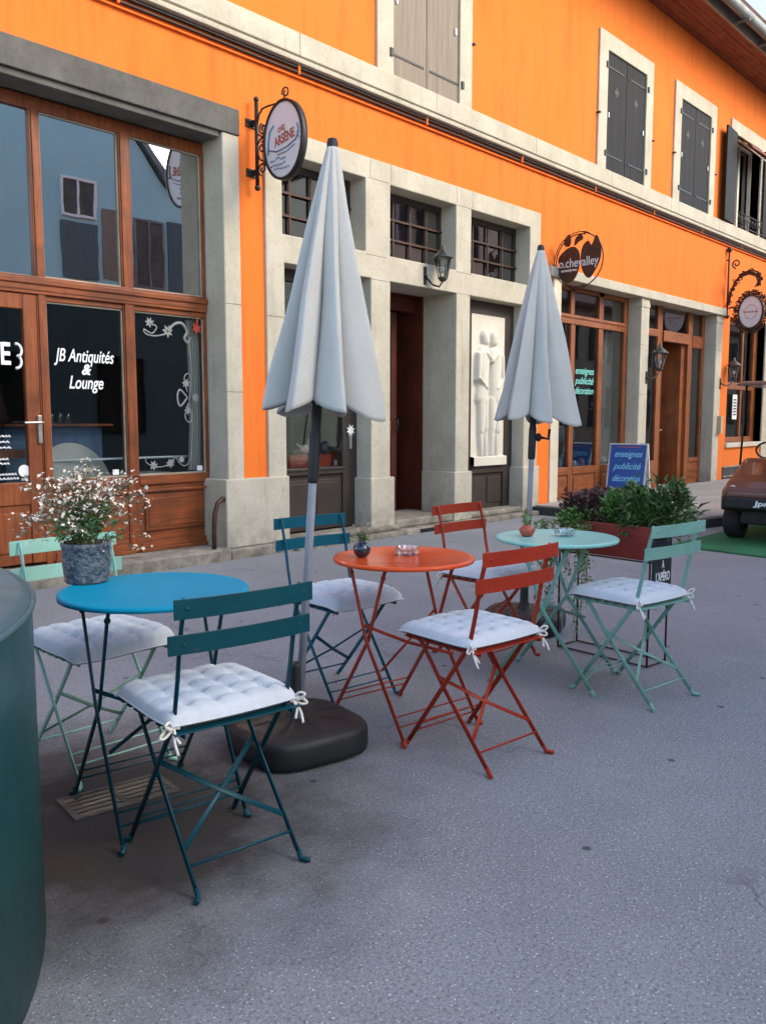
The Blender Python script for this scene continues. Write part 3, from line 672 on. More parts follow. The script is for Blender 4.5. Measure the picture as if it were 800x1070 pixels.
D = MB(); D.box(14.54, 14.66, .60, .65, .12, 2.68).box(15.38, 15.50, .60, .65, .12, 2.68).box(14.66, 15.38, .60, .65, 2.55, 2.68).box(14.66, 15.38, .60, .65, .12, .62)
dd = put('door', D, 'wood2', H, bevel=.006); g = MB(); g.box(14.66, 15.38, .622, .628, .62, 2.55); put('pane', g, 'glass', dd)
g = MB()
for z, rr in ((1.50, .10), ): g.lathe([(rr, 0), (rr, .003)], 24, mt=Matrix.Translation((15.1, .618, z)) @ FACE_STREET)
g.box(15.0, 15.26, .614, .618, .95, 1.36); put('notice', g, 'white', dd)
g = MB(); g.tube([(15.44, .60, 1.1), (15.44, .54, 1.1), (15.34, .54, 1.1)], .011); put('handle', g, 'steel', dd)
# shop 3 window
w_ = MB(); w_.box(17.10, 17.20, .14, .22, .84, 3.28).box(18.85, 19.06, .14, .22, .84, 3.28).box(17.2, 18.85, .14, .22, .84, .94).box(17.2, 18.85, .13, .23, 1.90, 2.04).box(17.2, 18.85, .14, .22, 3.18, 3.28).box(18.2, 18.28, .14, .22, .94, 3.18)
s4 = put('shop_window', w_, 'wood2', H, bevel=.006)
for x0, x1, z0, z1 in ((17.2, 18.2, .94, 1.9), (18.28, 18.85, .94, 1.9), (17.2, 18.2, 2.04, 3.18), (18.28, 18.85, 2.04, 3.18)):
    g = MB(); g.box(x0, x1, .176, .182, z0, z1); put('pane', g, 'glass', s4)
g = MB(); g.box(17.88, 18.12, .17, .174, 1.30, 1.80); put('notice', g, 'white', s4)
text('lettering', 'MENU', .10, 'chalk', s4, on_wall(18.0, .168, 1.70), .18) if False else None
g = MB()
for k in range(6): g.box(17.92, 18.08, .1665, .1695, 1.38+k*.06, 1.41+k*.06)
put('print', g, 'chalk', s4)

# ------------------------------------------------------------------ opposite houses (seen mirrored in the shop glass)
def house(name, label, x0, x1, y, z, m, wins, roofm='roof', gable=True):
    h = thing(name, label, 'building', (x0, y, 0))
    wl = MB(); slab(wl, 0, x1-x0, 0, z, [(a, b, c, e) for a, b, c, e in wins], 0, .4); wl.box(0, x1-x0, -7, -.45, 0, z)
    for v in wl.bm.verts: v.co.y *= -1 if False else 1
    put('wall', wl, m, h, rot=None, merge=False)
    for a, b, c, e in wins:
        f = MB(); f.box(a, a+.07, .12, .2, c, e).box(b-.07, b, .12, .2, c, e).box(a, b, .12, .2, c, c+.07).box(a, b, .12, .2, e-.07, e).box((a+b)/2-.03, (a+b)/2+.03, .12, .2, c, e)
        wi = put('window', f, 'white', h); f = MB(); f.box(a, b, .14, .15, c, e); put('pane', f, 'brownpaint', wi)
        f = MB(); f.box(a-.55, a-.03, .405, .44, c, e).box(b+.03, b+.55, .405, .44, c, e); put('shutter', f, 'shutter', h)
    rf = MB(); w2 = x1-x0
    rf.quad([(-.2, .8, z-.15), (w2+.2, .8, z-.15), (w2+.2, -3.4, z+2.4), (-.2, -3.4, z+2.4)]); rf.quad([(-.2, -3.4, z+2.4), (w2+.2, -3.4, z+2.4), (w2+.2, -7.6, z-.15), (-.2, -7.6, z-.15)])
    put('roof', rf, roofm, h, solid=.15); return h
bh = thing('terraced_house', 'grey blue rendered house mirrored in the antique shop windows', 'building', (0, -9.5, 0))
g = MB(); poly = [(6.4, 0), (13.2, 0), (13.2, 6.15), (11.35, 6.15), (9.2, 8.6), (6.4, 8.6)]
g.prism(poly, -7, lambda u, v, w: Vector((u, w, v))); put('wall', g, 'bluehouse', bh)
g = MB(); g.prism([(6.2, 8.62), (9.24, 8.62), (11.38, 6.19), (13.3, 6.19), (13.3, 6.30), (11.45, 6.30), (9.3, 8.76), (6.2, 8.76)], -7.4, lambda u, v, w: Vector((u, w+.12, v))); put('roof', g, 'zinc', bh)
def bwin(x0, x1, z0, z1, fr='white', shut=None, frames=.05):
    f = MB(); f.box(x0, x0+frames, .005, .05, z0, z1).box(x1-frames, x1, .005, .05, z0, z1).box(x0+frames, x1-frames, .005, .05, z0, z0+frames).box(x0+frames, x1-frames, .005, .05, z1-frames, z1).box((x0+x1)/2-.02, (x0+x1)/2+.02, .005, .048, z0+frames, z1-frames)
    wi = put('window', f, fr, bh); f = MB(); f.box(x0+frames, x1-frames, .004, .02, z0+frames, z1-frames); put('pane', f, 'darkstone', wi)
bwin(8.75, 9.5, 5.35, 6.1)
g = MB(); g.box(8.72, 9.5, .004, .05, 4.15, 5.25); put('shutter', g, 'shutter_blue', bh)
bwin(10.35, 11.1, 4.1, 5.55, 'zinc'); g = MB(); g.box(11.2, 11.75, .004, .05, 4.1, 5.6); put('shutter', g, 'shutter_blue', bh)
g = MB(); g.box(9.62, 10.15, .004, .03, 4.2, 5.6); put('boarded_opening', g, 'shutter_beige', bh)
bwin(7.0, 7.9, 1.0, 2.6, 'shutter'); bwin(9.4, 10.5, 1.0, 2.6, 'shutter'); bwin(11.6, 12.6, 1.0, 2.6, 'shutter')
for lb, x0, x1 in (('low rendered garden wall across the street left of the blue house', -14, 6.3), ('low rendered garden wall across the street right of the cream house', 24.8, 26.9)):
    g = MB(); g.box(x0, x1, -9.8, -9.5, 0, 2.1).box(x0-.05, x1+.05, -9.86, -9.44, 2.1, 2.2); tag(put('garden_wall', g, 'creamhouse', bevel=.01), lb, 'wall')  # unseen walls, kept low so skylight reaches the lower facade
house('terraced_house', 'cream rendered house facing the second shop across the street', 17.5, 24.6, -10.3, 8.2, 'creamhouse',
      [(1.3+2.6*k, 2.4+2.6*k, zz, zz+1.6) for k in range(2) for zz in (1.0, 3.6, 6.3)])

house('terraced_house', 'brown rendered house far along the opposite side of the street', 27, 56, -10.6, 5.8, 'shutter_beige',  # unseen house added to block pale sky mirrored in the second shop's glass
      [(1.3+3.2*k, 2.5+3.2*k, zz, zz+1.6) for k in range(8) for zz in (1.0, 3.6)])

# ------------------------------------------------------------------ bistro chairs (local: +y forward, x across)
def chair(label, m, x, y, deg, s=1., group='folding bistro chairs round the cafe tables', open_slats=True, seed=0):
    t = thing('bistro_chair', label, 'chair', (x, y, 0), rad(deg), group); t.scale = (s, s, s)
    r = random.Random(seed)
    for sx in (-1, 1):
        X = sx*.180; g = MB()
        g.bar([(X, .008, .832), (X, .018, .80), (X, .045, .70), (X, .062, .60), (X, .092, .475), (X, .125, .43), (X, .235, .277), (X, .418, .022)], .019, .006, (0, 1, .3))
        g.tube([(X, .418, .026), (X, .423, .010), (X+sx*.012, .436, .008), (X+sx*.020, .440, .009)], .0085, 8)
        put('leg', g, m, t)
        X = sx*.166; g = MB()
        g.bar([(X, .385, .452), (X, .36, .435), (X, .235, .277), (X, .012, .024)], .019, .006, (0, 1, .3))
        g.tube([(X, .012, .028), (X, -.002, .010), (X+sx*.010, -.018, .008), (X+sx*.018, -.024, .009)], .0085, 8)
        put('leg', g, m, t)
        g = MB(); g.ball((sx*.1745, .236, .277), .010, 10, 6, (1, .8, .8)); put('pivot', g, m, t)
    for z, y0, w in ((.808, .006, .430), (.708, .032, .445)):
        g = MB(); n = 13
        def f(u, v, z=z, y0=y0, w=w):
            xx = (u-.5)*w; return Vector((xx, y0-.006-.020*(1-(2*u-1)**2)*0.9+.002*0, z+(v-.5)*.054-0.0))
        g.grid(f, n, 2)
        for fc in g.bm.faces: fc.smooth = False
        o = put('backrest_slat', g, m, t, solid=.005, bevel=.0012)
        for sx in (-1, 1):
            g = MB(); g.ball((sx*.180, y0-.014, z), .006, 8, 5, (1, .5, 1)); put('rivet', g, m, o)
    g = MB()
    for k in range(8):
        yy = .055+k*.051; g.box(-.200, .200, yy-.0145, yy+.0145, .4535, .4575)
    for sx in (-1, 1): g.bar([(sx*.172, .04, .448), (sx*.172, .44, .448)], .016, .005, (0, 0, 1))
    g.tube([(-.182, .095, .452), (.182, .095, .452)], .0055, 8)
    put('seat', g, m, t, bevel=.001)
    g = MB()
    g.bar([(-.166, .262, .315), (0, .175, .205), (.166, .085, .112)], .016, .003, (0, .6, .8)); g.bar([(.166, .262, .309), (0, .175, .201), (-.166, .085, .106)], .016, .003, (0, .6, .8))
    put('cross_brace', g, m, t)
    g = MB(); g.tube([(-.166, .052, .073), (.166, .052, .073)], .0045, 8); put('stretcher', g, m, t)
    for q in (.05, .085):
        g = MB(); g.tube([(-.18, .418-q*.72, .022+q), (.18, .418-q*.72, .022+q)], .0035, 8); put('stretcher', g, m, t)
    return t
def cushion(label, x, y, deg, s=1., seed=0, tiesx=(-1, 1), dark=True, dx=0, thick=.042):
    r = random.Random(seed); t = thing('seat_cushion', label, 'cushion', (x, y, 0), rad(deg), 'tufted cushions tied on the chairs'); t.scale = (s, s, s)
    t.location.z = 0
    hw, y0, y1, zb = .212, .050, .475, .4585
    N = 41; tx = [(i+.5)/5 for i in range(5)]
    amp = [[r.uniform(.75, 1.2) for _ in range(6)] for _ in range(6)]
    ph = [r.uniform(0, 6) for _ in range(8)]
    def top(u, v):
        a, b = 2*u-1, 2*v-1
        e = max(0, 1-abs(a)**7)*max(0, 1-abs(b)**7); h = e**.42
        du = 0
        for i in range(1, 5):
            for j in range(1, 5):
                q = math.hypot((u-i/5)*1.15, (v-j/5)*1.15); du += math.exp(-(q/.050)**2)*.62*amp[i][j]
        for i in range(1, 5):                              # soft creases joining the buttons
            du += math.exp(-((u-i/5)/.024)**2)*.27*(.4+.6*math.sin(math.pi*v)) + math.exp(-((v-i/5)/.024)**2)*.22*(.4+.6*math.sin(math.pi*u))
        wob = .05*math.sin(9*u+ph[0])*math.sin(8*v+ph[1])+.03*math.sin(21*u+ph[2]+4*v)
        px = hw*a*(1-.05*abs(b)**4+.012*math.sin(5*v+ph[3])); py = y0+(y1-y0)*v+(-.012*(a*a)*(1 if b > 0 else -1)*abs(b))
        droop = -.012*max(0, v-.85)/.15*(1+.3*math.sin(6*u+ph[4]))
        return px, py, h, max(.15, 1-min(du, .8)+wob), droop
    g = MB()
    def ft(u, v):
        px, py, h, k, dr = top(u, v); return Vector((px, py, zb+.017+dr+thick*h*k))
    def fb(u, v):
        px, py, h, k, dr = top(u, v); return Vector((px, py, zb+.017+dr-.0165*h))
    g.grid(ft, N, N); c = put('top_panel', g, 'cushion', t, fixn=True)
    g = MB(); g.grid(lambda u, v: fb(u, v), N, N); put('under_panel', g, 'cushion_under' if dark else 'cushion', t)
    g = MB(); loop = []
    for k in range(N-1): loop.append(ft(k/(N-1), 0))
    for k in range(N-1): loop.append(ft(1, k/(N-1)))
    for k in range(N-1): loop.append(ft(1-k/(N-1), 1))
    for k in range(N): loop.append(ft(0, 1-k/(N-1)))
    g.tube(loop, .0028, 6); put('piping', g, 'cushion', t)
    for sx in tiesx:
        g = MB(); b = Vector((sx*.190, .072, .470))
        for k, (ax, ay, az) in enumerate(((.035, -.03, .022), (.048, -.02, -.012), (-.006, -.035, -.045), (.012, -.048, -.062))):
            ax += r.uniform(-.008, .008); az += r.uniform(-.008, .008)
            e = b+Vector((sx*ax, ay, az))
            if k < 2: pts = [b, b+(e-b)*.5+Vector((0, 0, .014)), e, b+(e-b)*.55+Vector((0, -.003, -.010)), b]
            else: pts = [b, b+(e-b)*.5+Vector((sx*.008, -.006, 0)), e]
            sm = []
            for i in range(len(pts)-1):
                for q in range(4):
                    tt = q/4; sm.append(pts[i].lerp(pts[i+1], tt))
            sm.append(pts[-1])
            for _ in range(2): sm = [sm[0]]+[(sm[i-1]+sm[i]*2+sm[i+1])/4 for i in range(1, len(sm)-1)]+[sm[-1]]
            g.tube(sm, .0042, 6)
        g.ball(b, .009, 8, 6); g.tube([(sx*.178, .060, .468), (sx*.196, .075, .470), (sx*.19, .10, .472), (sx*.172, .095, .470)], .004, 6)
        put('tie', g, 'tie', t)
    return t
CH = [
 ('dark teal folding chair nearest the camera, its back to us beside the bright blue table', 'teal', 1.466, -4.612, -9.0, 1.0, 11),
 ('orange red folding chair with its back to us, in front of the orange table', 'orangered', 2.668, -4.716, -6.5, .995, 12),
 ('mint green folding chair with its back to us beside the planter', 'mint', 3.749, -4.846, -8.6, 1.0, 13),
 ('petrol blue folding chair behind the orange table, beside the parasol pole', 'teal2', 2.860, -3.373, 172.8, .995, 14),
 ('brick red folding chair farthest from the camera, behind the mint table', 'darkred', 3.852, -3.518, 176.5, .99, 15),
 ('pale mint folding chair behind the blue table, half hidden by the green container', 'mint2', 1.638, -3.277, 178.0, 1.01, 16)]
CU = ['white tufted cushion with tied bows on the dark teal chair nearest the camera', 'white tufted cushion on the orange red chair with its back to us',
      'white tufted cushion on the mint green chair beside the planter', 'white tufted cushion on the petrol blue chair behind the orange table',
      'white tufted cushion on the brick red chair farthest back', 'white tufted cushion with brown underside on the chair behind the blue table']
for k, ((lb, m, x, y, dg, s, sd_), cl) in enumerate(zip(CH, CU)):
    chair(lb, m, x, y, dg, s, seed=sd_)
    cushion(cl, x, y, dg, s, seed=sd_*3+1, thick=(.052 if k in (3, 5) else .042))

# ------------------------------------------------------------------ bistro tables
def table(label, mtop, mleg, x, y, z, deg, fy=0.):
    t = thing('bistro_table', label, 'table', (x, y, 0), rad(deg), 'round folding bistro tables')
    k = z/.72; R_ = .30
    g = MB(); g.lathe([(.0, .7135*k), (R_-.004, .7135*k), (R_-.004, .703*k), (R_, .703*k), (R_+.001, .712*k), (R_-.001, .7175*k), (R_-.010, .7205*k), (R_-.016, .719*k), (0, .719*k)], 96, cap=False)
    put('tabletop', g, mtop, t)
    for s, (xx, sx) in enumerate(((-.205, -1), (.205, 1), (-.192, -1), (.192, 1))):
        d_ = 1 if s < 2 else -1
        g = MB(); P_ = [(xx, .115*d_, .700*k), (xx, .095*d_, .655*k), (xx, .075*d_, .60*k), (xx, .0, .385*k), (xx, -.245*d_+fy, .022)]
        g.bar(P_, .018, .007, (0, 1, .25))
        g.tube([(xx, -.245*d_+fy, .028), (xx, -.252*d_+fy, .011), (xx+sx*.014, -.262*d_+fy, .009)], .010, 8)
        g.ball((xx, .098*d_, .660*k), .011, 8, 6)
        put('leg', g, mleg, t)
    for d_, w_ in ((1, .205), (-1, .192)):
        for q in (.050, .085):
            g = MB(); g.tube([(-w_, (-.245+q*.62)*d_+fy, .022+q), (w_, (-.245+q*.62)*d_+fy, .022+q)], .0035, 8); put('stretcher', g, mleg, t)
        g = MB(); g.bar([(-w_, .115*d_, .700*k), (w_, .115*d_, .700*k)], .016, .005, (0, 0, 1)); put('top_rail', g, mleg, t)
    g = MB(); g.bar([(-.20, -.10, .28), (0, -.03, .355), (.20, .03, .45)], .014, .003, (0, 0, 1)); g.bar([(.20, -.10, .28), (0, -.03, .350), (-.20, .03, .445)], .014, .003, (0, 0, 1))
    put('cross_brace', g, mleg, t); return t
table('round bright blue folding table with a potted plant on its left side', 'bluetop', 'teal', 1.540, -4.050, .755, -11, .04)
table('round orange folding table between the two parasols', 'orangetop', 'darkred', 2.748, -4.072, .72, -9)
table('round pale mint folding table in front of the planter', 'minttop', 'mint', 3.722, -4.234, .72, 14)

# ------------------------------------------------------------------ closed parasols
def parasol(label, x, y, lean, seed, R0=.205, top=2.30, hem=1.33, off=.028, base_r=.245, base_rot=-12, phase=0.):
    t = thing('closed_parasol', label, 'parasol', (x, y, 0), 0, 'closed canvas parasols')
    r = random.Random(seed); LX, LY = lean
    ax = lambda z: Vector((LX*z/2.3, LY*z/2.3, z))
    # weighted base: rounded square moulding
    def rsq(a, n=3.6):
        c, s_ = math.cos(a), math.sin(a); return 1/((abs(c)**n+abs(s_)**n)**(1/n))
    g = MB(); prof = [(.90, .0), (.985, .012), (1., .03), (1., .085), (.985, .102), (.95, .112), (.80, .120), (.5, .127), (.16, .131), (.0, .131)]
    nA = 72
    rings = []
    for k, z in prof:
        rings.append([g.bm.verts.new(Vector((base_r*k*rsq(2*math.pi*i/nA)*math.cos(2*math.pi*i/nA), base_r*k*rsq(2*math.pi*i/nA)*math.sin(2*math.pi*i/nA), z-(.012 if (k == .5 and i % 9 < 1) else 0)))) for i in range(nA)])
    for a, b in zip(rings, rings[1:]):
        for j in range(nA):
            f = g.bm.faces.new((a[j], a[(j+1) % nA], b[(j+1) % nA], b[j])); f.smooth = True
    g.bm.faces.new(rings[0][::-1])
    bs_ = put('base', g, 'plastic', t, rot=(0, 0, rad(base_rot)), merge=True)
    g = MB(); g.lathe([(.046, .128), (.038, .14), (.027, .17), (.024, .33), (.022, .345), (.0, .345)], 24, cap=False); put('socket', g, 'plastic', t)
    g = MB(); g.tube([ax(.13), ax(1.5), ax(2.2)], .0160, 20); put('pole', g, 'alu', t)
    g = MB()
    g.tube([ax(1.16+z) for z in (-.105, -.10, -.085, .08, .10, .195, .20, .24, .25)], .023, 20, scales=[.75, .9, 1, 1, .84, .84, 1, 1, .75])
    q = ax(1.19); g.ball(q+Vector((.034, -.022, .0)), .027, 12, 8, (1, .6, 1)); g.tube([q+Vector((.045, -.03, 0)), q+Vector((.07, -.07, -.01)), q+Vector((.075, -.075, .05))], .009)
    put('crank_housing', g, 'plastic', t)
    g = MB(); g.lathe([(.0205, 0), (.0215, .022), (.017, .038), (.0, .044)], 20, c=ax(top-.006), cap=False); put('finial', g, 'plastic', t)
    nL = 7; am = [r.uniform(.72, 1.12) for _ in range(nL)]; pk = [r.uniform(.40, .74) for _ in range(nL)]; lo = [r.uniform(-.018, .03) for _ in range(nL)]; wd = [r.uniform(.8, 1.25) for _ in range(nL)]
    tot = sum(wd); st = [sum(wd[:i])/tot for i in range(nL+1)]
    sd1 = [r.uniform(0, 6) for _ in range(6)]
    def can(u, v):
        uu = (u+phase) % 1.0; i = max(j for j in range(nL) if st[j] <= uu+1e-9); fr = (uu-st[i])/(st[i+1]-st[i])
        p = pk[i]; lobe = (fr/p)**.72 if fr < p else ((1-fr)/(1-p))**.62          # a pleat: long soft side, short steep side
        lobe = lobe*am[i]
        a = 2*math.pi*uu
        R1 = .021+(R0-.021)*v**.95
        depth = .56*min(1, .25+v*1.3)
        rr = R1*(1-depth+depth*lobe) +.009*v*math.sin(5*a+sd1[0]+5*v)*math.sin(6*v+sd1[3])+.005*v*math.sin(7*a+sd1[0]+4*v)+.0028*v*math.sin(19*a+sd1[1]-7*v)+.004*v*math.sin(9*v+3*a+sd1[2])
        tw = .42*v*(lobe-.35)*(1 if i % 3 else .3)                           # the pleats are wrapped to one side
        drape = math.sin(math.pi*fr)
        z = top+(hem-top)*v + v*v*v*(.030 - (.058+lo[i])*drape)
        c = ax(z)
        return Vector((c.x+off*v+rr*math.cos(a+tw), c.y-off*v*.9+rr*math.sin(a+tw), z))
    g = MB(); g.grid(can, 240, 60, closeu=True)
    cn = put('canopy', g, 'canopy', t, solid=.003, fixn=True)
    g = MB()                                                            # hem seam
    g.tube([can(i/240, .975)+Vector((0, 0, 0)) for i in range(241)], .0018, 5); put('hem', g, 'canopy', cn)
    g = MB()
    for i in range(nL):
        a = 2*math.pi*(i-phase)/nL; p0 = ax(hem+.30); p1 = ax(hem+.01)
        g.bar([p0+Vector((math.cos(a)*.03, math.sin(a)*.03, 0)), p1+Vector((off+math.cos(a)*.07, -off+math.sin(a)*.07, 0))], .014, .008, (math.cos(a), math.sin(a), 0))
    g.lathe([(.04, 0), (.045, .01), (.045, .04), (.035, .05)], 20, c=ax(hem+.035)); put('rib', g, 'cream', t)
    return t
parasol('closed off white parasol on the left, beside the petrol blue chair', 2.225, -3.964, (.105, -.115), 5, R0=.228, hem=1.345, off=.022, phase=.12)
parasol('closed off white parasol farther back, behind the mint table', 4.50, -3.549, (.042, -.046), 9, R0=.292, hem=1.31, off=.006, base_rot=20, phase=.55)

# ------------------------------------------------------------------ plants
def leaves(mb, pts, size, r, flat=.5, fold=.25, aspect=.45):
    for p, nrm in pts:
        s = size*r.uniform(.6, 1.25); d_ = Vector(nrm).normalized(); d_ = (d_+Vector((r.uniform(-flat, flat), r.uniform(-flat, flat), r.uniform(-flat, flat)))).normalized()
        sd_ = d_.cross(Vector((r.uniform(-.4, .4), r.uniform(-.4, .4), 1))).normalized(); up = sd_.cross(d_).normalized()
        p = Vector(p); w_ = s*aspect
        a = mb.bm.verts.new(p); b = mb.bm.verts.new(p+d_*s*.45+sd_*w_*.5+up*s*fold*.5); c = mb.bm.verts.new(p+d_*s-up*s*.15); e = mb.bm.verts.new(p+d_*s*.45-sd_*w_*.5+up*s*fold*.5); m_ = mb.bm.verts.new(p+d_*s*.5)
        mb.bm.faces.new((a, b, m_)); mb.bm.faces.new((b, c, m_)); mb.bm.faces.new((c, e, m_)); mb.bm.faces.new((e, a, m_))
def bush(parent, c, rx, ry, rz, n, size, m, seed, name='foliage', up=.6, stems=True, aspect=.45, hollow=.25):
    r = random.Random(seed); g = MB(); pts = []
    clumps = [(Vector((r.uniform(-1, 1), r.uniform(-1, 1), r.uniform(0.1, 1))), r.uniform(.25, .45)) for _ in range(9)]
    while len(pts) < n:
        cc, cr = clumps[r.randrange(9)]
        v = cc+Vector((r.gauss(0, cr*.6), r.gauss(0, cr*.6), r.gauss(0, cr*.6)))
        if v.length > 1.35 or v.z < -.15: continue
        p = Vector((c[0]+v.x*rx, c[1]+v.y*ry, c[2]+v.z*rz)); pts.append((p, Vector((v.x, v.y, v.z*.6+up*.4))))
    leaves(g, pts, size, r, .7, aspect=aspect); o = put(name, g, m, parent, fixn=False)
    if stems:
        g = MB()
        for cc, cr in clumps:
            e = Vector((c[0]+cc.x*rx, c[1]+cc.y*ry, c[2]+cc.z*rz)); b = Vector((c[0]+cc.x*rx*.2, c[1]+cc.y*ry*.2, c[2]-.02))
            g.tube([b, b.lerp(e, .5)+Vector((0, 0, .02)), e], .003, 5)
        put('stem', g, 'stem', parent)
    return o
# airy potted plant on the blue table
pt = thing('potted_plant', 'grey textured pot with an airy cream flowered plant on the blue table', 'plant', (1.452, -3.778, .755))
g = MB(); g.lathe([(.0, 0), (.068, .0), (.072, .006), (.070, .014), (.074, .03), (.078, .07), (.078, .118), (.081, .122), (.081, .134), (.076, .136), (.073, .13), (.072, .115), (.0, .115)], 48, cap=False); pot = put('pot', g, 'potblue', pt)
g = MB(); g.lathe([(.0, .118), (.072, .118)], 24, cap=False); put('soil', g, 'soil', pt)
r = random.Random(3); gs, gf, gl = MB(), MB(), MB(); lf = []; fl = []
for k in range(118):
    a = r.uniform(0, 2*math.pi); sp = r.uniform(.02, .21)*(.6+.6*r.random()); hh = r.uniform(.09, .26)*(1.15-sp*1.6)
    b = Vector((r.uniform(-.04, .04), r.uniform(-.04, .04), .115)); e = Vector((math.cos(a)*sp, math.sin(a)*sp, .115+hh))
    if r.random() < .14: e = Vector((math.cos(a)*sp*1.5, math.sin(a)*sp*1.5, .10+r.uniform(-.01, .12)))
    mid = b.lerp(e, .55)+Vector((0, 0, .035)); gs.tube([b, mid, e], .0011, 4)
    for q in range(9): lf.append((b.lerp(mid, r.uniform(.3, 1)), Vector((r.uniform(-1, 1), r.uniform(-1, 1), r.uniform(-.1, .8)))))
    for q in range(r.randint(5, 11)):
        p = e+Vector((r.gauss(0, .021), r.gauss(0, .021), r.gauss(0, .016))); fl.append((p, Vector((r.uniform(-1, 1), r.uniform(-1, 1), r.uniform(-.3, 1))))); gs.tube([mid.lerp(e, .6), p], .0006, 3)
leaves(gf, fl, .0165, r, .9, aspect=.85); leaves(gl, lf, .030, r, .6, aspect=.45)
put('stem', gs, 'stem', pt); put('foliage', gl, 'leafgrey', pt, fixn=False); put('blossom', gf, 'petal', pt, fixn=False)
def vase(label, x, y, z, m, prof, seed, petal='petalpink', lm='leafgrey', h=.06, s=.03):
    t = thing('flower_vase', label, 'vase', (x, y, z)); g = MB(); g.lathe(prof, 40, cap=False); put('vase_body', g, m, t)
    r = random.Random(seed); gs, gf, gl = MB(), MB(), MB(); fl, lf = [], []
    top = prof[-1][1] if False else max(p[1] for p in prof)
    for k in range(34):
        a = r.uniform(0, 6.3); e = Vector((math.cos(a)*r.uniform(.0, s), math.sin(a)*r.uniform(0, s), top+r.uniform(.15, 1)*h)); b = Vector((0, 0, top-.02)); gs.tube([b, b.lerp(e, .5)+Vector((0, 0, .006)), e], .0009, 4)
        for q in range(3): fl.append((e+Vector((r.gauss(0, .005),)*3), Vector((r.uniform(-1, 1), r.uniform(-1, 1), r.uniform(0, 1)))))
        for q in range(6): lf.append((b.lerp(e, r.uniform(.4, 1))+Vector((r.gauss(0, .005), r.gauss(0, .005), 0)), Vector((r.uniform(-1, 1), r.uniform(-1, 1), r.uniform(0, 1)))))
    leaves(gf, fl, .008, r, .9, aspect=.8); leaves(gl, lf, .013, r, .7, aspect=.6)
    put('stem', gs, 'stem', t); put('blossom', gf, petal, t, fixn=False); put('foliage', gl, lm, t, fixn=False); return t
vase('small round navy vase of dried pink flowers on the orange table', 2.612, -3.955, .72, 'navy', [(.0, 0), (.018, 0), (.024, .003), (.036, .020), (.0385, .034), (.034, .050), (.021, .062), (.015, .067), (.018, .072), (.013, .070), (.012, .055)], 4, h=.060, s=.044)
v2 = vase('small coral red pot holding a little cactus on the mint table', 3.636, -4.115, .72, 'terracotta', [(.0, 0), (.022, 0), (.030, .006), (.039, .024), (.039, .036), (.030, .048), (.020, .053), (.021, .058), (.016, .058), (.015, .05)], 6, h=.085, s=.030, petal='petalpink', lm='leafdark')
g = MB(); g.ball((0, 0, .085), .017, 16, 10, (1, 1, 2.0)); g.ball((.014, 0, .09), .008, 10, 8, (1, 1, 1.7)); put('cactus', g, 'leafgrey', v2)
for lb, x, y in (('clear cut glass ashtray on the orange table', 2.782, -4.060), ('clear cut glass ashtray on the pale mint table', 3.765, -4.252)):
    g = MB(); n = 16; prof = [(.038, 0), (.048, .004), (.052, .032), (.047, .034), (.040, .012), (.0, .010)]
    rings = [[g.bm.verts.new(Vector((rr*(1+.03*(-1)**i if 0 < k < 4 else rr*0+1 if False else 1)*math.cos(2*math.pi*i/32)*(1 if True else 1), rr*(1+.03*(-1)**i if 0 < k < 4 else 1)*math.sin(2*math.pi*i/32), zz))) if False else g.bm.verts.new(Vector(((rr*(1+(.03*(-1)**i if 0 < k < 4 else 0)))*math.cos(2*math.pi*i/32), (rr*(1+(.03*(-1)**i if 0 < k < 4 else 0)))*math.sin(2*math.pi*i/32), zz))) for i in range(32)] for k, (rr, zz) in enumerate(prof)]
    for a, b in zip(rings, rings[1:]):
        for j in range(32): g.bm.faces.new((a[j], a[(j+1) % 32], b[(j+1) % 32], b[j]))
    g.bm.faces.new(rings[0][::-1])
    tag(put('ashtray', g, mat_glass('ashtray glass', (.93, .95, .96), .16) if 'ashtray glass' not in bpy.data.materials else bpy.data.materials['ashtray glass'], loc=(x, y, .7225), merge=True), lb, 'ashtray', 'glass ashtrays on the tables')

# planter on an iron stand
pl = thing('planter_box', 'dark red metal planter box on a thin iron stand behind the mint table', 'planter', (4.307, -4.236, 0), rad(-6))
W2, L2 = .090, .285
g = MB()
for sx in (-1, 1):
    for sy in (-1, 1): g.tube([(sx*W2, sy*L2, 0.005), (sx*W2, sy*L2, .745)], .0055, 6)
    g.tube([(sx*W2, -L2, .008), (sx*W2, L2, .008)], .005, 6); g.tube([(sx*W2, -L2, .56), (sx*W2, L2, .56)], .005, 6)
for sy in (-1, 1): g.tube([(-W2, sy*L2, .008), (W2, sy*L2, .008)], .005, 6); g.tube([(-W2, sy*L2, .56), (W2, sy*L2, .56)], .005, 6)
put('stand', g, 'rusty', pl)
g = MB(); b0, b1 = .078, .088
o_ = [(-b0-.004, -.272, .565), (b0+.004, -.272, .565), (b0+.004, .272, .565), (-b0-.004, .272, .565)]
T_ = [(-b1-.008, -.295, .745), (b1+.008, -.295, .745), (b1+.008, .295, .745), (-b1-.008, .295, .745)]
I_ = [(-b1, -.285, .745), (b1, -.285, .745), (b1, .285, .745), (-b1, .285, .745)]; J_ = [(p[0], p[1], .70) for p in I_]
g.quad(o_[::-1]); 
for k in range(4):
    n_ = (k+1) % 4; g.quad([o_[k], o_[n_], T_[n_], T_[k]]); g.quad([T_[k], T_[n_], I_[n_], I_[k]]); g.quad([I_[k], I_[n_], J_[n_], J_[k]])
put('box', g, 'planter', pl, merge=True, bevel=.003)
g = MB(); g.quad([(-b1, -.285, .725), (b1, -.285, .725), (b1, .285, .725), (-b1, .285, .725)]); put('soil', g, 'soil', pl)
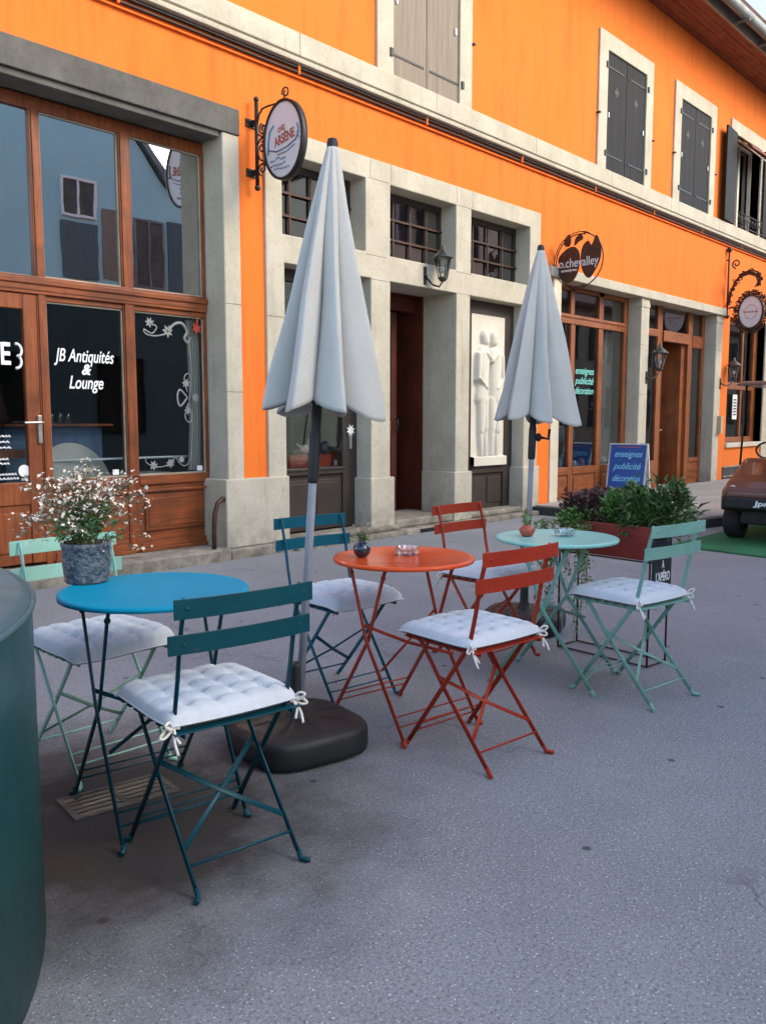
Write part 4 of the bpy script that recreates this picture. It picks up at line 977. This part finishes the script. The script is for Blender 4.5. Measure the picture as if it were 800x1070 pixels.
def pplant(label, dx, dy, rr, n, size, m, seed, asp=.45, lm=None, z=.72):
    a = rad(-6); x = 4.307+dx*math.cos(a)-dy*math.sin(a); y = -4.236+dx*math.sin(a)+dy*math.cos(a)
    t = thing('planter_plant', label, 'plant', (x, y, z), 0, 'plants growing in the planter box'); bush(t, (0, 0, 0), rr[0], rr[1], rr[2], n, size, m, seed, aspect=asp); return t
pplant('bushy dark green leafy plant at the right end of the planter', .02, -.24, (.13, .15, .23), 1000, .044, 'leafdark', 21)
pplant('mid green broad leaved plant in the middle of the planter', .02, -.08, (.12, .13, .150), 900, .048, 'leaf', 22)
pplant('purple brown leaved plant at the left end of the planter', .03, .20, (.12, .15, .150), 800, .046, 'leafred', 23, .5)
pplant('low lime green plant spilling over the planter edge', -.05, .10, (.10, .17, .070), 800, .026, 'leaflime', 24, .5)
pplant('brownish red leaved plant behind the lime plant in the planter', .07, .05, (.10, .10, .18), 350, .042, 'leafred', 25, .5)
pplant('tall arching green plant at the far right of the planter', .05, -.30, (.10, .14, .20), 420, .075, 'leafdark', 28, .28)
t = thing('trailing_ivy', 'small leaved ivy trailing down from the left end of the planter', 'plant', (4.20, -4.02, .72), 0)
r = random.Random(8); g = MB(); lf = []; gs = MB()
for k in range(38):
    x0, y0 = r.uniform(-.10, .05), r.uniform(-.18, .16); L_ = r.uniform(.15, .46) if r.random() < .8 else r.uniform(.5, .66); pp = [Vector((x0*.5+.02, y0, .02)), Vector((x0-.05, y0, .01))]
    nseg = int(L_/.04)
    for q in range(nseg): pp.append(pp[-1]+Vector((r.gauss(0, .007), r.gauss(0, .009), -.04)))
    gs.tube(pp, .0012, 4)
    for p in pp[1:]:
        for q in range(r.randint(2, 4)): lf.append((p+Vector((r.gauss(0, .008), r.gauss(0, .008), r.gauss(0, .01))), Vector((r.uniform(-1, 1), r.uniform(-1, 1), -.4))))
leaves(g, lf, .023, r, .6, aspect=.7); put('stem', gs, 'stem', t); put('foliage', g, 'leaf', t, fixn=False)
cb = thing('chalkboard', 'narrow black board with white capitals hung on the end of the planter stand', 'sign', (4.268, -4.532, .555), rad(-6))
g = MB(); g.box(-.088, .088, -.012, .0, -.125, .125); put('board', g, 'chalk', cb, bevel=.003)
for tx, z, w_, sz in (('PLACE', .055, .125, .062), ('À', -.012, .022, .045), ("L'APÉRO", -.075, .135, .066)):
    text('lettering', tx, sz, 'white', cb, Matrix.Translation((0, -.0135, z)) @ FACE_STREET, w_, 0, .0012, .0008)

# blue A board on the raised pavement
ab = thing('sandwich_board', 'blue tilted sandwich board with light blue script on the raised pavement', 'sign', (12.62, -.20, .13), rad(-80)); ab.scale = (.94, .94, .90)
def tilt(a): return Matrix.Rotation(rad(a), 4, 'X')
Z0 = 0
for s, mm in ((-1, 'boardblue'), (1, 'white')):
    mt = Matrix.Translation((0, s*.22, 0)) @ tilt(12 if s < 0 else -12) if False else Matrix.Translation((0, s*.20, 0)) @ tilt(-13*s*-1*-1)
    mt = Matrix.Translation((0, s*.20, 0)) @ Matrix.Rotation(rad(13*s), 4, 'X')
    g = MB(); g.box(-.30, .30, -.012, .012, .10, .88, mt); p_ = put('panel', g, mm, ab, bevel=.004)
    g = MB()
    for sx in (-1, 1): g.box(sx*.31-.012, sx*.31+.012, -.016, .016, 0, .90, mt)
    g.box(-.31, .31, -.015, .015, .88, .90, mt); put('frame', g, 'steel' if s < 0 else 'white', ab, bevel=.003)
    if s < 0:
        for k, tx in enumerate(('enseignes', 'publicité', 'décoration')):
            text('lettering', tx, .16, 'ltblue', p_, mt @ Matrix.Translation((0, -.0135, .71-.215*k)) @ FACE_STREET, .46, .35, .001)
        g = MB(); g.box(-.2, .2, -.0145, -.0125, .83, .845, mt); put('rule', g, 'signred', p_)

# ------------------------------------------------------------------ signs on brackets
def scroll(cx, cz, r0, turns=1.4, a0=0, dirn=1, n=22):
    return [(cx+(r0*(1-.72*k/n))*math.cos(a0+dirn*turns*2*math.pi*k/n), cz+(r0*(1-.72*k/n))*math.sin(a0+dirn*turns*2*math.pi*k/n)) for k in range(n+1)]
SX = 5.30
os_ = thing('hanging_sign', 'oval pale blue cafe sign on a scrolled black iron bracket', 'sign', (SX, 0, 0))
yz = lambda pts, dx=0: [(dx, a, b) for a, b in pts]
g = MB(); g.tube([(0, -.075, 3.43), (0, -.075, 4.19)], .018, 12).ball((0, -.075, 4.20), .026, 10, 8).ball((0, -.075, 3.42), .028, 10, 8)
for z in (4.00, 3.56): g.box(-.018, .018, -.08, .01, z-.022, z+.022); g.box(-.07, .07, -.014, .008, z-.035, z+.035); g.ball((-.05, -.02, z+.01), .012); g.ball((.05, -.02, z+.01), .012)
g.tube(yz([(-.08, 3.86), (-.085, 3.98), (-.11, 4.06), (-.16, 4.10), (-.24, 4.105), (-.34, 4.10), (-.46, 4.105)]), .009, 8)
g.tube(yz([(-.46, 4.105), (-.455, 4.15)] + scroll(-.475, 4.165, .05, 1.25, 0, 1)), .0075, 8)
for cc in ((-.165, 3.925, .055, 1.3, 1.2, -1), (-.145, 3.765, .050, 1.3, 1.5, 1), (-.150, 3.575, .060, 1.35, -1.3, 1)): g.tube(yz(scroll(*cc)), .0075, 8)
g.tube(yz([(-.085, 3.80), (-.12, 3.84), (-.20, 3.86), (-.14, 3.86), (-.10, 3.89)]), .008, 8); g.tube(yz([(-.085, 3.72), (-.12, 3.66), (-.17, 3.64), (-.20, 3.60)]), .008, 8)
put('bracket', g, 'black', os_)
RY, RZ = .252, .333; cy, cz = -.46, 3.765
def oval(mb, cy, cz, ry, rz, x0, x1, n=56):
    return mb.prism([(cy+ry*math.cos(2*math.pi*k/n), cz+rz*math.sin(2*math.pi*k/n)) for k in range(n)], 1, lambda u, v, w: Vector((x0+(x1-x0)*w, u, v)))
g = MB(); oval(g, cy, cz, RY, RZ, -.022, .022); pn = put('panel', g, 'signface', os_, bevel=.003)
g = MB(); n = 64; g.sweep([(0, cy+(RY+.006)*math.cos(2*math.pi*k/n), cz+(RZ+.006)*math.sin(2*math.pi*k/n)) for k in range(n+1)], [(-.010, -.030), (.010, -.030), (.010, .030), (-.010, .030)], False, (1, 0, 0)) if False else None
g = MB()
for k in range(n):
    a0, a1 = 2*math.pi*k/n, 2*math.pi*(k+1)/n
    q = [[(x, cy+(RY+e)*math.cos(a), cz+(RZ+e)*math.sin(a)) for (x, e) in ((-.032, -.012), (-.032, .012), (.032, .012), (.032, -.012))] for a in (a0, a1)]
    for j in range(4): g.quad([q[0][j], q[0][(j+1) % 4], q[1][(j+1) % 4], q[1][j]], True)
put('rim', g, 'black', os_, merge=True)
for sgn in (-1, 1):
    mt = Matrix.Translation((sgn*.0245, cy, cz)) @ Matrix.Rotation(rad(90*sgn), 4, 'Z') @ FACE_STREET
    text('lettering', 'CHEZ', .06, 'signred', pn, mt @ Matrix.Translation((-.02, .095, 0)) @ Matrix.Rotation(rad(14), 4, 'Z'), .10, 0, .001, .001)
    text('lettering', 'ARSÈNE', .115, 'signred', pn, mt @ Matrix.Translation((.02, .01, 0)) @ Matrix.Rotation(rad(10), 4, 'Z'), .27, 0, .003, .001)
    g = MB()
    def P2d(pts, r_=.005): g.tube([(mt @ Vector((a, b, .001))) for a, b in pts], r_, 6)
    P2d([(-.20, -.10), (-.19, .02), (-.17, .10), (-.12, .14)], .007); P2d([(-.19, -.06), (-.08, -.09), (.06, -.07), (.17, -.03), (.21, .03)], .006)
    P2d([(.19, .10), (.205, .05), (.19, .0), (.215, -.02)], .006); P2d([(-.08, -.12), (.05, -.11), (.15, -.07)], .004)
    rr_ = random.Random(2)
    for k in range(12):
        a, b = -.17+.035*(k % 6)*1.0, -.14-.05*(k//6)-.02*rr_.random(); P2d([(a, b), (a+.012, b-.012), (a+.022, b+.004)], .004)
    for k in range(6):
        a, b = -.12+.035*k, -.235-.012*rr_.random(); P2d([(a, b), (a+.014, b+.01), (a+.022, b-.006)], .0035)
    put('print', g, 'signblue', pn)

hs = thing('hanging_sign', 'round cut out brown metal sign above the timber shop window', 'sign', (10.62, 0, 0))
cy, cz = -.375, 3.44
g = MB(); g.tube([(0, .02, 3.36), (0, -.10, 3.36), (0, -.16, 3.36)], .012, 8); g.box(-.04, .04, -.012, .012, 3.30, 3.42); g.tube(yz([(cy+.365*math.cos(rad(a)), cz+.365*math.sin(rad(a))) for a in range(100, 300, 8)]), .009, 8); g.tube(yz([(cy+.345*math.cos(rad(a)), cz+.345*math.sin(rad(a))) for a in range(-110, 110, 8)]), .009, 8)
g.tube(yz([(cy+.375*math.cos(rad(a)), cz+.375*math.sin(rad(a))) for a in range(250, 480, 8)]), .007, 8)
put('ring', g, 'rusty', hs)
def blob(pts, th=.012):
    g = MB(); out = []
    n = len(pts)
    for i in range(n):
        p0, p1, p2, p3 = (Vector(pts[(i+k) % n]) for k in (-1, 0, 1, 2))
        for k in range(6):
            t = k/6; out.append(tuple(.5*((2*p1)+(p2-p0)*t+(2*p0-5*p1+4*p2-p3)*t*t+(3*p1-p0-3*p2+p3)*t**3)))
    g.prism(out, th, lambda u, v, w: Vector((w-th/2, cy-u, cz+v))); return g   # u to the right seen from the left side of the street
put('cut_out', blob([(-.31, .06), (-.20, .16), (-.08, .19), (.0, .12), (.02, -.02), (-.01, -.16), (-.08, -.26), (-.2, -.28), (-.29, -.18), (-.30, -.04)]), 'rusty', hs)
put('cut_out', blob([(.03, .02), (.06, .18), (.14, .24), (.19, .18), (.26, .30), (.33, .14), (.32, -.02), (.25, -.16), (.16, -.25), (.07, -.16)]), 'rusty', hs)
put('cut_out', blob([(-.22, .30), (-.15, .36), (-.12, .28), (-.15, .20), (-.22, .22)]), 'rusty', hs)
put('cut_out', blob([(-.05, .30), (.03, .34), (.06, .28), (-.01, .24), (-.07, .20)]), 'rusty', hs)
for sgn in (-1,):
    mt = Matrix.Translation((-.009, cy, cz-.03)) @ Matrix.Rotation(rad(-90), 4, 'Z') @ FACE_STREET
    text('lettering', 'o.chevalley', .17, 'signface', hs, mt, .60, 0, .001, .0015)
    text('lettering', 'enseignes', .055, 'signface', hs, mt @ Matrix.Translation((-.14, -.09, 0)), .24, 0, .001, .0015)

orn = thing('hanging_sign', 'ornate brown iron bracket holding a small oval white sign', 'sign', (16.80, -.02, 0))
g = MB(); g.tube([(0, -.03, 3.24), (0, -.03, 4.47)], .018, 10).ball((0, -.03, 4.49), .05, 10, 8).ball((0, -.03, 3.25), .045, 10, 8)
for z in (4.3, 3.45): g.tube([(0, .01, z), (0, -.03, z)], .016)
arc = [(-.06, 3.5), (-.10, 3.72), (-.18, 3.92), (-.30, 4.04), (-.46, 4.07), (-.58, 4.02), (-.63, 3.90), (-.57, 3.82)]
for k_ in (.0, .035, .07): g.tube(yz([(a+k_*.6, b-k_) for a, b in arc]), .014, 8)
rr_ = random.Random(6)
for k in range(44):
    t = k/43*(len(arc)-1.001); i = int(t); a = arc[i][0]+(arc[i+1][0]-arc[i][0])*(t-i); b = arc[i][1]+(arc[i+1][1]-arc[i][1])*(t-i)
    g.tube(yz(scroll(a+rr_.uniform(-.02, .03), b-.03+rr_.uniform(-.03, .03), rr_.uniform(.025, .05), 1.1, rr_.uniform(0, 6), rr_.choice((-1, 1)), 12)), .010, 6)
g.tube(yz(scroll(-.17, 4.22, .085, 1.3, -1.5, 1)), .014, 8)
for k in range(52):
    a = rad(k*6.92); ry, rz = .285, .36
    g.tube(yz(scroll(-.48+ry*math.cos(a), 3.30+rz*math.sin(a), rr_.uniform(.03, .06), 1.1, a, rr_.choice((-1, 1)), 10)), .012, 6)
g.tube(yz([(-.06, 3.40), (-.12, 3.42), (-.2, 3.36)]), .018, 8)
put('bracket', g, 'rusty', orn)
g = MB(); oval(g, -.48, 3.30, .215, .295, -.03, .03); pn = put('panel', g, 'signface', orn, bevel=.004)
g = MB(); n = 48
for k in range(n):
    a0, a1 = 2*math.pi*k/n, 2*math.pi*(k+1)/n
    q = [[(x, -.48+(.215+e)*math.cos(a), 3.30+(.295+e)*math.sin(a)) for (x, e) in ((-.045, -.008), (-.045, .02), (.045, .02), (.045, -.008))] for a in (a0, a1)]
    for j in range(4): g.quad([q[0][j], q[0][(j+1) % 4], q[1][(j+1) % 4], q[1][j]], True)
put('rim', g, 'rusty', orn, merge=True)
mt = Matrix.Translation((-.032, -.48, 3.30)) @ Matrix.Rotation(rad(-90), 4, 'Z') @ FACE_STREET
g = MB(); g.tube([mt @ Vector((-.14+.28*k/40, .022*math.sin(k*1.9)*math.cos(k*.37), .001)) for k in range(41)], .0045, 5); put('lettering', g, 'signred', pn)
g = MB(); g.tube([mt @ Vector((.11*math.cos(rad(a)), .13*math.sin(rad(a)), .001)) for a in range(0, 361, 12)], .003, 5); put('print', g, 'signred', pn)

# ------------------------------------------------------------------ wall lanterns
def lantern(label, x, y, z, mx, my, mz, glass=True, s=1.):
    t = thing('wall_lantern', label, 'lamp', (x, y, z), 0, 'wall lanterns on the stone pillars')
    g = MB(); d_ = Vector((mx-x, my-y, mz-z))
    g.tube([d_, d_*.55+Vector((0, 0, -.10)), d_*.2+Vector((0, 0, -.12)), (0, 0, -.06)], .011*s, 8); g.box(d_.x-.025, d_.x+.025, d_.y-.006, d_.y+.014, d_.z-.10, d_.z+.10); g.ball(d_+Vector((0, -.012, 0)), .022)
    put('bracket', g, 'black', t)
    g = MB(); n = 6
    g.lathe([(.03*s, -.06*s), (.055*s, -.03*s), (.05*s, -.01*s)], n); g.lathe([(.0, .36*s), (.02*s, .33*s), (.03*s, .29*s), (.12*s, .215*s), (.125*s, .20*s), (.10*s, .198*s), (.0, .2*s)], 24 if False else n, cap=False)
    for k in range(n):
        a = 2*math.pi*k/n; g.tube([(.052*s*math.cos(a), .052*s*math.sin(a), -.02*s), (.095*s*math.cos(a), .095*s*math.sin(a), .20*s)], .006*s, 6)
    put('lamp_frame', g, 'shade_metal', t)
    g = MB(); g.lathe([(.047*s, -.012*s), (.088*s, .195*s)], n, cap=False); put('lamp_glass', g, 'glass_clear', t)
    g = MB(); g.ball((0, 0, .07*s), .028*s, 12, 8, (1, 1, 1.4)); put('bulb', g, 'signface', t); return t
lantern('wall lantern above the dark door of the middle stone frame', 7.93, -.17, 2.93, 7.78, -.03, 2.93)
lantern('wall lantern on the pillar left of the recessed shop door', 13.72, -.15, 2.16, 13.50, -.03, 1.98, s=1.1)
lantern('wall lantern on the right pillar under the ornate bracket sign', 17.00, -.15, 2.12, 16.66, -.03, 1.98, s=1.05)
g = MB(); g.box(16.60, 16.72, -.10, -.026, 1.02, 1.36); tag(put('letter_box', g, 'tan', bevel=.006), 'small cream letter box on the right stone pillar', 'letter box')
g = MB(); g.tube([(4.90+.03, -.02, .56), (4.86, -.03, .57), (4.80, -.04, .53), (4.765, -.045, .44), (4.75, -.05, .30), (4.745, -.05, .11)], .022, 12); tag(put('wheel_guard', g, 'rusty'), 'bent brown iron pipe at the foot of the left stone jamb', 'pipe')

# ------------------------------------------------------------------ round green container, drain, turf mat
bn = thing('round_container', 'large dark green cylindrical metal container at the left edge', 'container', (-.20, -3.86, 0))
R_ = 1.285
g = MB(); g.lathe([(R_-.02, .0), (R_-.004, .004), (R_-.004, .02), (R_, .022), (R_, .86)], 128, cap=False); put('shell', g, 'bin', bn)
for a_ in (-62, -20, 22, 64, 150, 240):
    g = MB(); c_, s_ = math.cos(rad(a_)), math.sin(rad(a_)); g.bar([((R_+.001)*c_, (R_+.001)*s_, .03), ((R_+.001)*c_, (R_+.001)*s_, .85)], .03, .004, (-s_, c_, 0)); put('seam', g, 'bin', bn)
g = MB(); g.tube([((R_+.002)*math.cos(2*math.pi*k/96), (R_+.002)*math.sin(2*math.pi*k/96), .862) for k in range(97)], .008, 8); put('rim', g, 'bin_top', bn)
g = MB(); g.lathe([(R_, .8605), (R_-.004, .872), (R_-.03, .885), (R_-.20, .905), (R_-.6, .925), (.0, .935)], 128, cap=False); put('lid', g, 'bin_top', bn)
dr_ = thing('drain_grate', 'rectangular cast iron drain grate under the blue table', 'drain', (1.505, -3.845, 0), rad(-9)); dr_.scale = (.86, .80, 1)
g = MB(); g.box(-.20, .20, -.105, .105, .001, .003); put('pit', g, 'black', dr_)  # flat black plate painted as the darkness below the grate
g = MB(); g.box(-.215, .215, -.12, -.10, .001, .006).box(-.215, .215, .10, .12, .001, .006).box(-.215, -.19, -.10, .10, .001, .006).box(.19, .215, -.10, .10, .001, .006).box(-.012, .012, -.10, .10, .001, .0058)
for k in range(4): g.box(-.19, -.012, -.066+k*.040, -.055+k*.040, .0035, .0055).box(.012, .19, -.066+k*.040, -.055+k*.040, .0035, .0055)
put('frame', g, 'drain', dr_, bevel=.002)
g = MB(); g.prism([(8.50, -2.72), (8.30, -3.95), (8.6, -5.6), (13.5, -5.2), (13.0, -2.75)], .012, lambda u, v, w: Vector((u, v, .004+w)))
tag(put('turf_mat', g, 'turf'), 'green turf mat under the brown utility cart', 'mat')

# ------------------------------------------------------------------ brown golf-type cart (local: +x forward)
ct = thing('golf_cart', 'brown and black open cart with a canopy roof standing on the turf mat', 'vehicle', (10.12, -3.37, .017), rad(184)); ct.scale = (.93, .86, .95)
def whl(x, y, rr, wd):
    t = bpy.data.objects.new('wheel', None); COL.objects.link(t); t.parent = ct; t.location = (x, y, rr)
    mt = Matrix.Rotation(rad(90), 4, 'X')
    g = MB(); h = wd/2; g.lathe([(rr*.55, -h), (rr*.86, -h), (rr*.97, -h*.8), (rr, -h*.5), (rr, h*.5), (rr*.97, h*.8), (rr*.86, h), (rr*.55, h), (rr*.55, -h)], 36, mt=mt, cap=False); put('tyre', g, 'tyre', t)
    g = MB(); g.lathe([(0, -h*.5), (rr*.56, -h*.7), (rr*.56, h*.7), (0, h*.5)], 24, mt=mt, cap=False); put('rim', g, 'steel', t)
for x, y in ((.62, -.46), (.62, .46), (-1.05, -.46), (-1.05, .46)): whl(x, y, .20, .22)
def loft(secs, m, name, parent=ct, bevel=.02):
    g = MB(); rings = [[g.bm.verts.new(Vector(p)) for p in s_] for s_ in secs]; n = len(rings[0])
    for a, b in zip(rings, rings[1:]):
        for j in range(n): g.bm.faces.new((a[j], a[(j+1) % n], b[(j+1) % n], b[j]))
    g.bm.faces.new(rings[0][::-1]); g.bm.faces.new(rings[-1]); return put(name, g, m, parent, bevel=bevel)
def sec(x, w_, z0, z1, tw=None): tw = tw or w_*.85; return [(x, -w_, z0), (x, w_, z0), (x, w_, (z0+z1)/2), (x, tw, z1), (x, -tw, z1), (x, -w_, (z0+z1)/2)]
loft([sec(1.13, .46, .49, .56, .42), sec(1.08, .50, .47, .61, .45), sec(.98, .53, .45, .67, .46), sec(.80, .55, .46, .74, .46), sec(.60, .57, .46, .80, .47), sec(.44, .58, .46, .85, .48), sec(.28, .58, .46, .89, .49), sec(.20, .57, .46, .90, .5)], 'cart', 'cowl', bevel=.03)
loft([sec(1.16, .46, .38, .50, .46), sec(1.06, .51, .35, .52, .51), sec(.9, .52, .36, .51, .52)], 'plastic', 'bumper', bevel=.02)
loft([sec(1.00, .30, .20, .40), sec(-1.35, .34, .20, .40)], 'plastic', 'chassis')
loft([sec(.22, .60, .26, .34), sec(-.55, .60, .26, .34)], 'plastic', 'floor_pan')
loft([sec(-.45, .58, .30, .62), sec(-1.40, .58, .42, .72), sec(-1.5, .55, .45, .68)], 'cart', 'rear_body', bevel=.03)
loft([sec(-.40, .52, .63, .73, .5), sec(-.92, .52, .66, .76, .5)], 'black', 'seat', bevel=.03)
loft([sec(-.92, .52, .72, 1.15, .5), sec(-1.02, .50, .72, 1.15, .48)], 'black', 'seat_back', bevel=.03)
for sy in (-1, 1):
    g = MB(); g.tube([(.36, sy*.52, .82), (.16, sy*.54, 1.74)], .014, 8); put('post', g, 'black', ct)
    g = MB(); g.tube([(-1.10, sy*.52, .70), (-1.02, sy*.54, 1.74)], .014, 8); put('post', g, 'black', ct)
    g = MB(); g.lathe([(0, 0), (.07, 0), (.075, -.02)], 20, mt=Matrix.Translation((1.085, sy*.38, .56)) @ Matrix.Rotation(rad(75), 4, 'Y'), cap=False); put('headlight', g, 'signface', ct)
loft([sec(.44, .58, 1.74, 1.77), sec(.30, .62, 1.74, 1.79), sec(-1.15, .62, 1.74, 1.79), sec(-1.28, .58, 1.74, 1.77)], 'cart', 'roof', bevel=.012)
g = MB(); g.tube([(.30, -.26, .80), (.02, -.26, .98)], .015); g.tube([(.02+.06*math.cos(a)*.7, -.26+.17*math.sin(a), .98+.17*math.cos(a)*.6) for a in [k*.35 for k in range(19)]], .012); put('steering_wheel', g, 'black', ct)
mt = Matrix.Translation((1.165, .10, .445)) @ Matrix.Rotation(rad(90), 4, 'Z') @ FACE_STREET
text('lettering', 'Jpresso', .075, 'white', ct, mt, .40, .1, .003, .001)

# ------------------------------------------------------------------ things inside the shop windows
sh = thing('wall_shelf', 'dark shelf of glassware inside the antique shop', 'shelf', (3.72, .85, 1.26))
g = MB(); g.box(-.5, .5, -.12, .12, -.02, 0); put('board', g, 'woodh', sh); g = MB(); g.box(-.45, .45, .0, .14, -1.2, -.02); put('cabinet', g, 'bluegrey_int', sh)
for k in range(6):
    g = MB(); g.lathe([(.022, 0), (.030, .10), (.028, .10), (.020, .006)], 14, c=(0, 0, 0)); o = put('drinking_glass', g, 'glass_clear', loc=(3.44+k*.075, .80, 1.262)); tag(o, 'clear drinking glass in the row on the dark shop shelf', 'glass', 'row of glasses on the shop shelf')
g = MB(); g.lathe([(.0, -.012), (.38, -.012), (.385, 0), (.38, .012), (0, .012)], 48, cap=False)
o = thing('folded_round_table', 'grey round tabletop stored upright behind the shop glass', 'table', (3.70, .50, .72), 0)
o.rotation_euler = (rad(80), 0, rad(8)); put('tabletop', g, 'cloth_int', o)
g = MB(); g.bar([(-.2, -.3, -.03), (.2, .25, -.03)], .02, .01, (0, 0, 1)); g.bar([(.2, -.3, -.035), (-.2, .25, -.035)], .02, .01, (0, 0, 1)); put('leg', g, 'black', o)
g = MB(); g.tube([(3.5, .50, .95), (4.92, .46, .95)], .010, 8); tag(put('curtain_rod', g, 'white'), 'thin white rod across the antique shop window', 'rod')
g = MB(); g.box(4.25, 4.75, .62, .9, .62, .80).box(4.3, 4.7, .6, .62, .66, .70).box(4.3, 4.7, .6, .62, .73, .76); tag(put('magazine_rack', g, 'cloth_int', bevel=.01), 'grey magazine rack inside the antique shop window', 'rack')
g = MB(); g.box(2.5, 3.3, .55, .8, .98, 1.05).box(2.75, 2.83, .6, .68, .2, .98); tag(put('console_table', g, 'wood', bevel=.005), 'wooden console behind the antique shop door', 'table')
g = MB(); g.grid(lambda u, v: Vector((4.80+.12*u+.03*math.sin(v*3), .40+.02*math.sin(u*25), .82+v*1.4)), 30, 8); tag(put('curtain', g, 'cloth_int'), 'grey curtain at the right side of the antique shop window', 'curtain')
for k, (x, w_) in enumerate(((6.0, .24), (6.42, .17))):
    g = MB(); g.box(x-.0, x+w_, .30, .42, .79, .92); tag(put('gift_box', g, 'redbox', bevel=.006), ('wide vermilion box on the display sill left of the parasol pole', 'small vermilion box on the display sill right of the parasol pole')[k], 'box')
fg = thing('bird_figurine', 'white bird figurine standing on the vermilion boxes', 'figurine', (6.26, .36, .925), 0)
g = MB(); g.ball((0, 0, .06), .05, 14, 10, (1.5, .7, .9)); g.tube([(.04, 0, .08), (.07, 0, .15), (.09, 0, .19)], .018, 10, scales=[1.3, 1, .8]); g.ball((.10, 0, .20), .024); g.tube([(.115, 0, .20), (.15, 0, .19)], .006); g.tube([(-.05, 0, .07), (-.12, 0, .12)], .018, 8, scales=[1, .4]); g.tube([(0, .01, .03), (0, .01, -.004)], .006); g.tube([(.02, -.01, .03), (.02, -.01, -.004)], .006); put('body', g, 'relief', fg)
g = MB(); star(g, 6.66, .83, .04, 5, .30); g.box(6.64, 6.68, .29, .31, .79, .80); tag(put('paper_star', g, 'white'), 'small white folded ornament on the display sill', 'ornament')
g = MB(); g.grid(lambda u, v: Vector((12.62+.55*u, .42+.025*math.sin(u*40), .6+2.1*v)), 60, 4); tag(put('curtain', g, 'cloth_int'), 'grey curtain behind the right pane of the timber shop window', 'curtain')
rr_ = random.Random(12)
for k in range(9):
    x = 11.1+k*.23; z = .58; rr2 = rr_.uniform(.04, .075); g = MB(); g.lathe([(rr2*.6, 0), (rr2, rr2*.6), (rr2*.9, rr2*1.3), (rr2*.5, rr2*1.7), (rr2*.55, rr2*1.9)], 16)
    o = put('pottery_vase', g, ('relief', 'terracotta', 'potblue', 'tan')[k % 4], loc=(x, .42, z)); tag(o, f"{('off white', 'coral', 'slate grey', 'tan')[k % 4]} pottery vase in the row on the timber shop window sill", 'vase', 'pottery in the timber shop window')
g = MB(); g.box(10.86, 13.1, .30, .60, .50, .579); tag(put('display_shelf', g, 'wood2h'), 'low display shelf inside the timber shop window', 'shelf')
g = MB(); g.box(11.0, 13.1, 1.1, 1.3, 1.42, 1.46); tag(put('wall_shelf', g, 'tan'), 'pale shelf deep inside the timber shop', 'shelf')
g = MB(); g.lathe([(.26, 0), (.30, .05), (.28, .22), (.20, .24), (.22, .10)], 24); tag(put('basket', g, 'bluegrey_int', loc=(12.0, .75, .95)), 'blue grey basket inside the timber shop window', 'basket')
tw = thing('white_bouquet', 'white dried bouquet behind the right pane of the timber shop window', 'flowers', (12.72, .36, 1.45))
bush(tw, (0, 0, 0), .22, .05, .10, 120, .06, 'relief', 31, name='blossom');
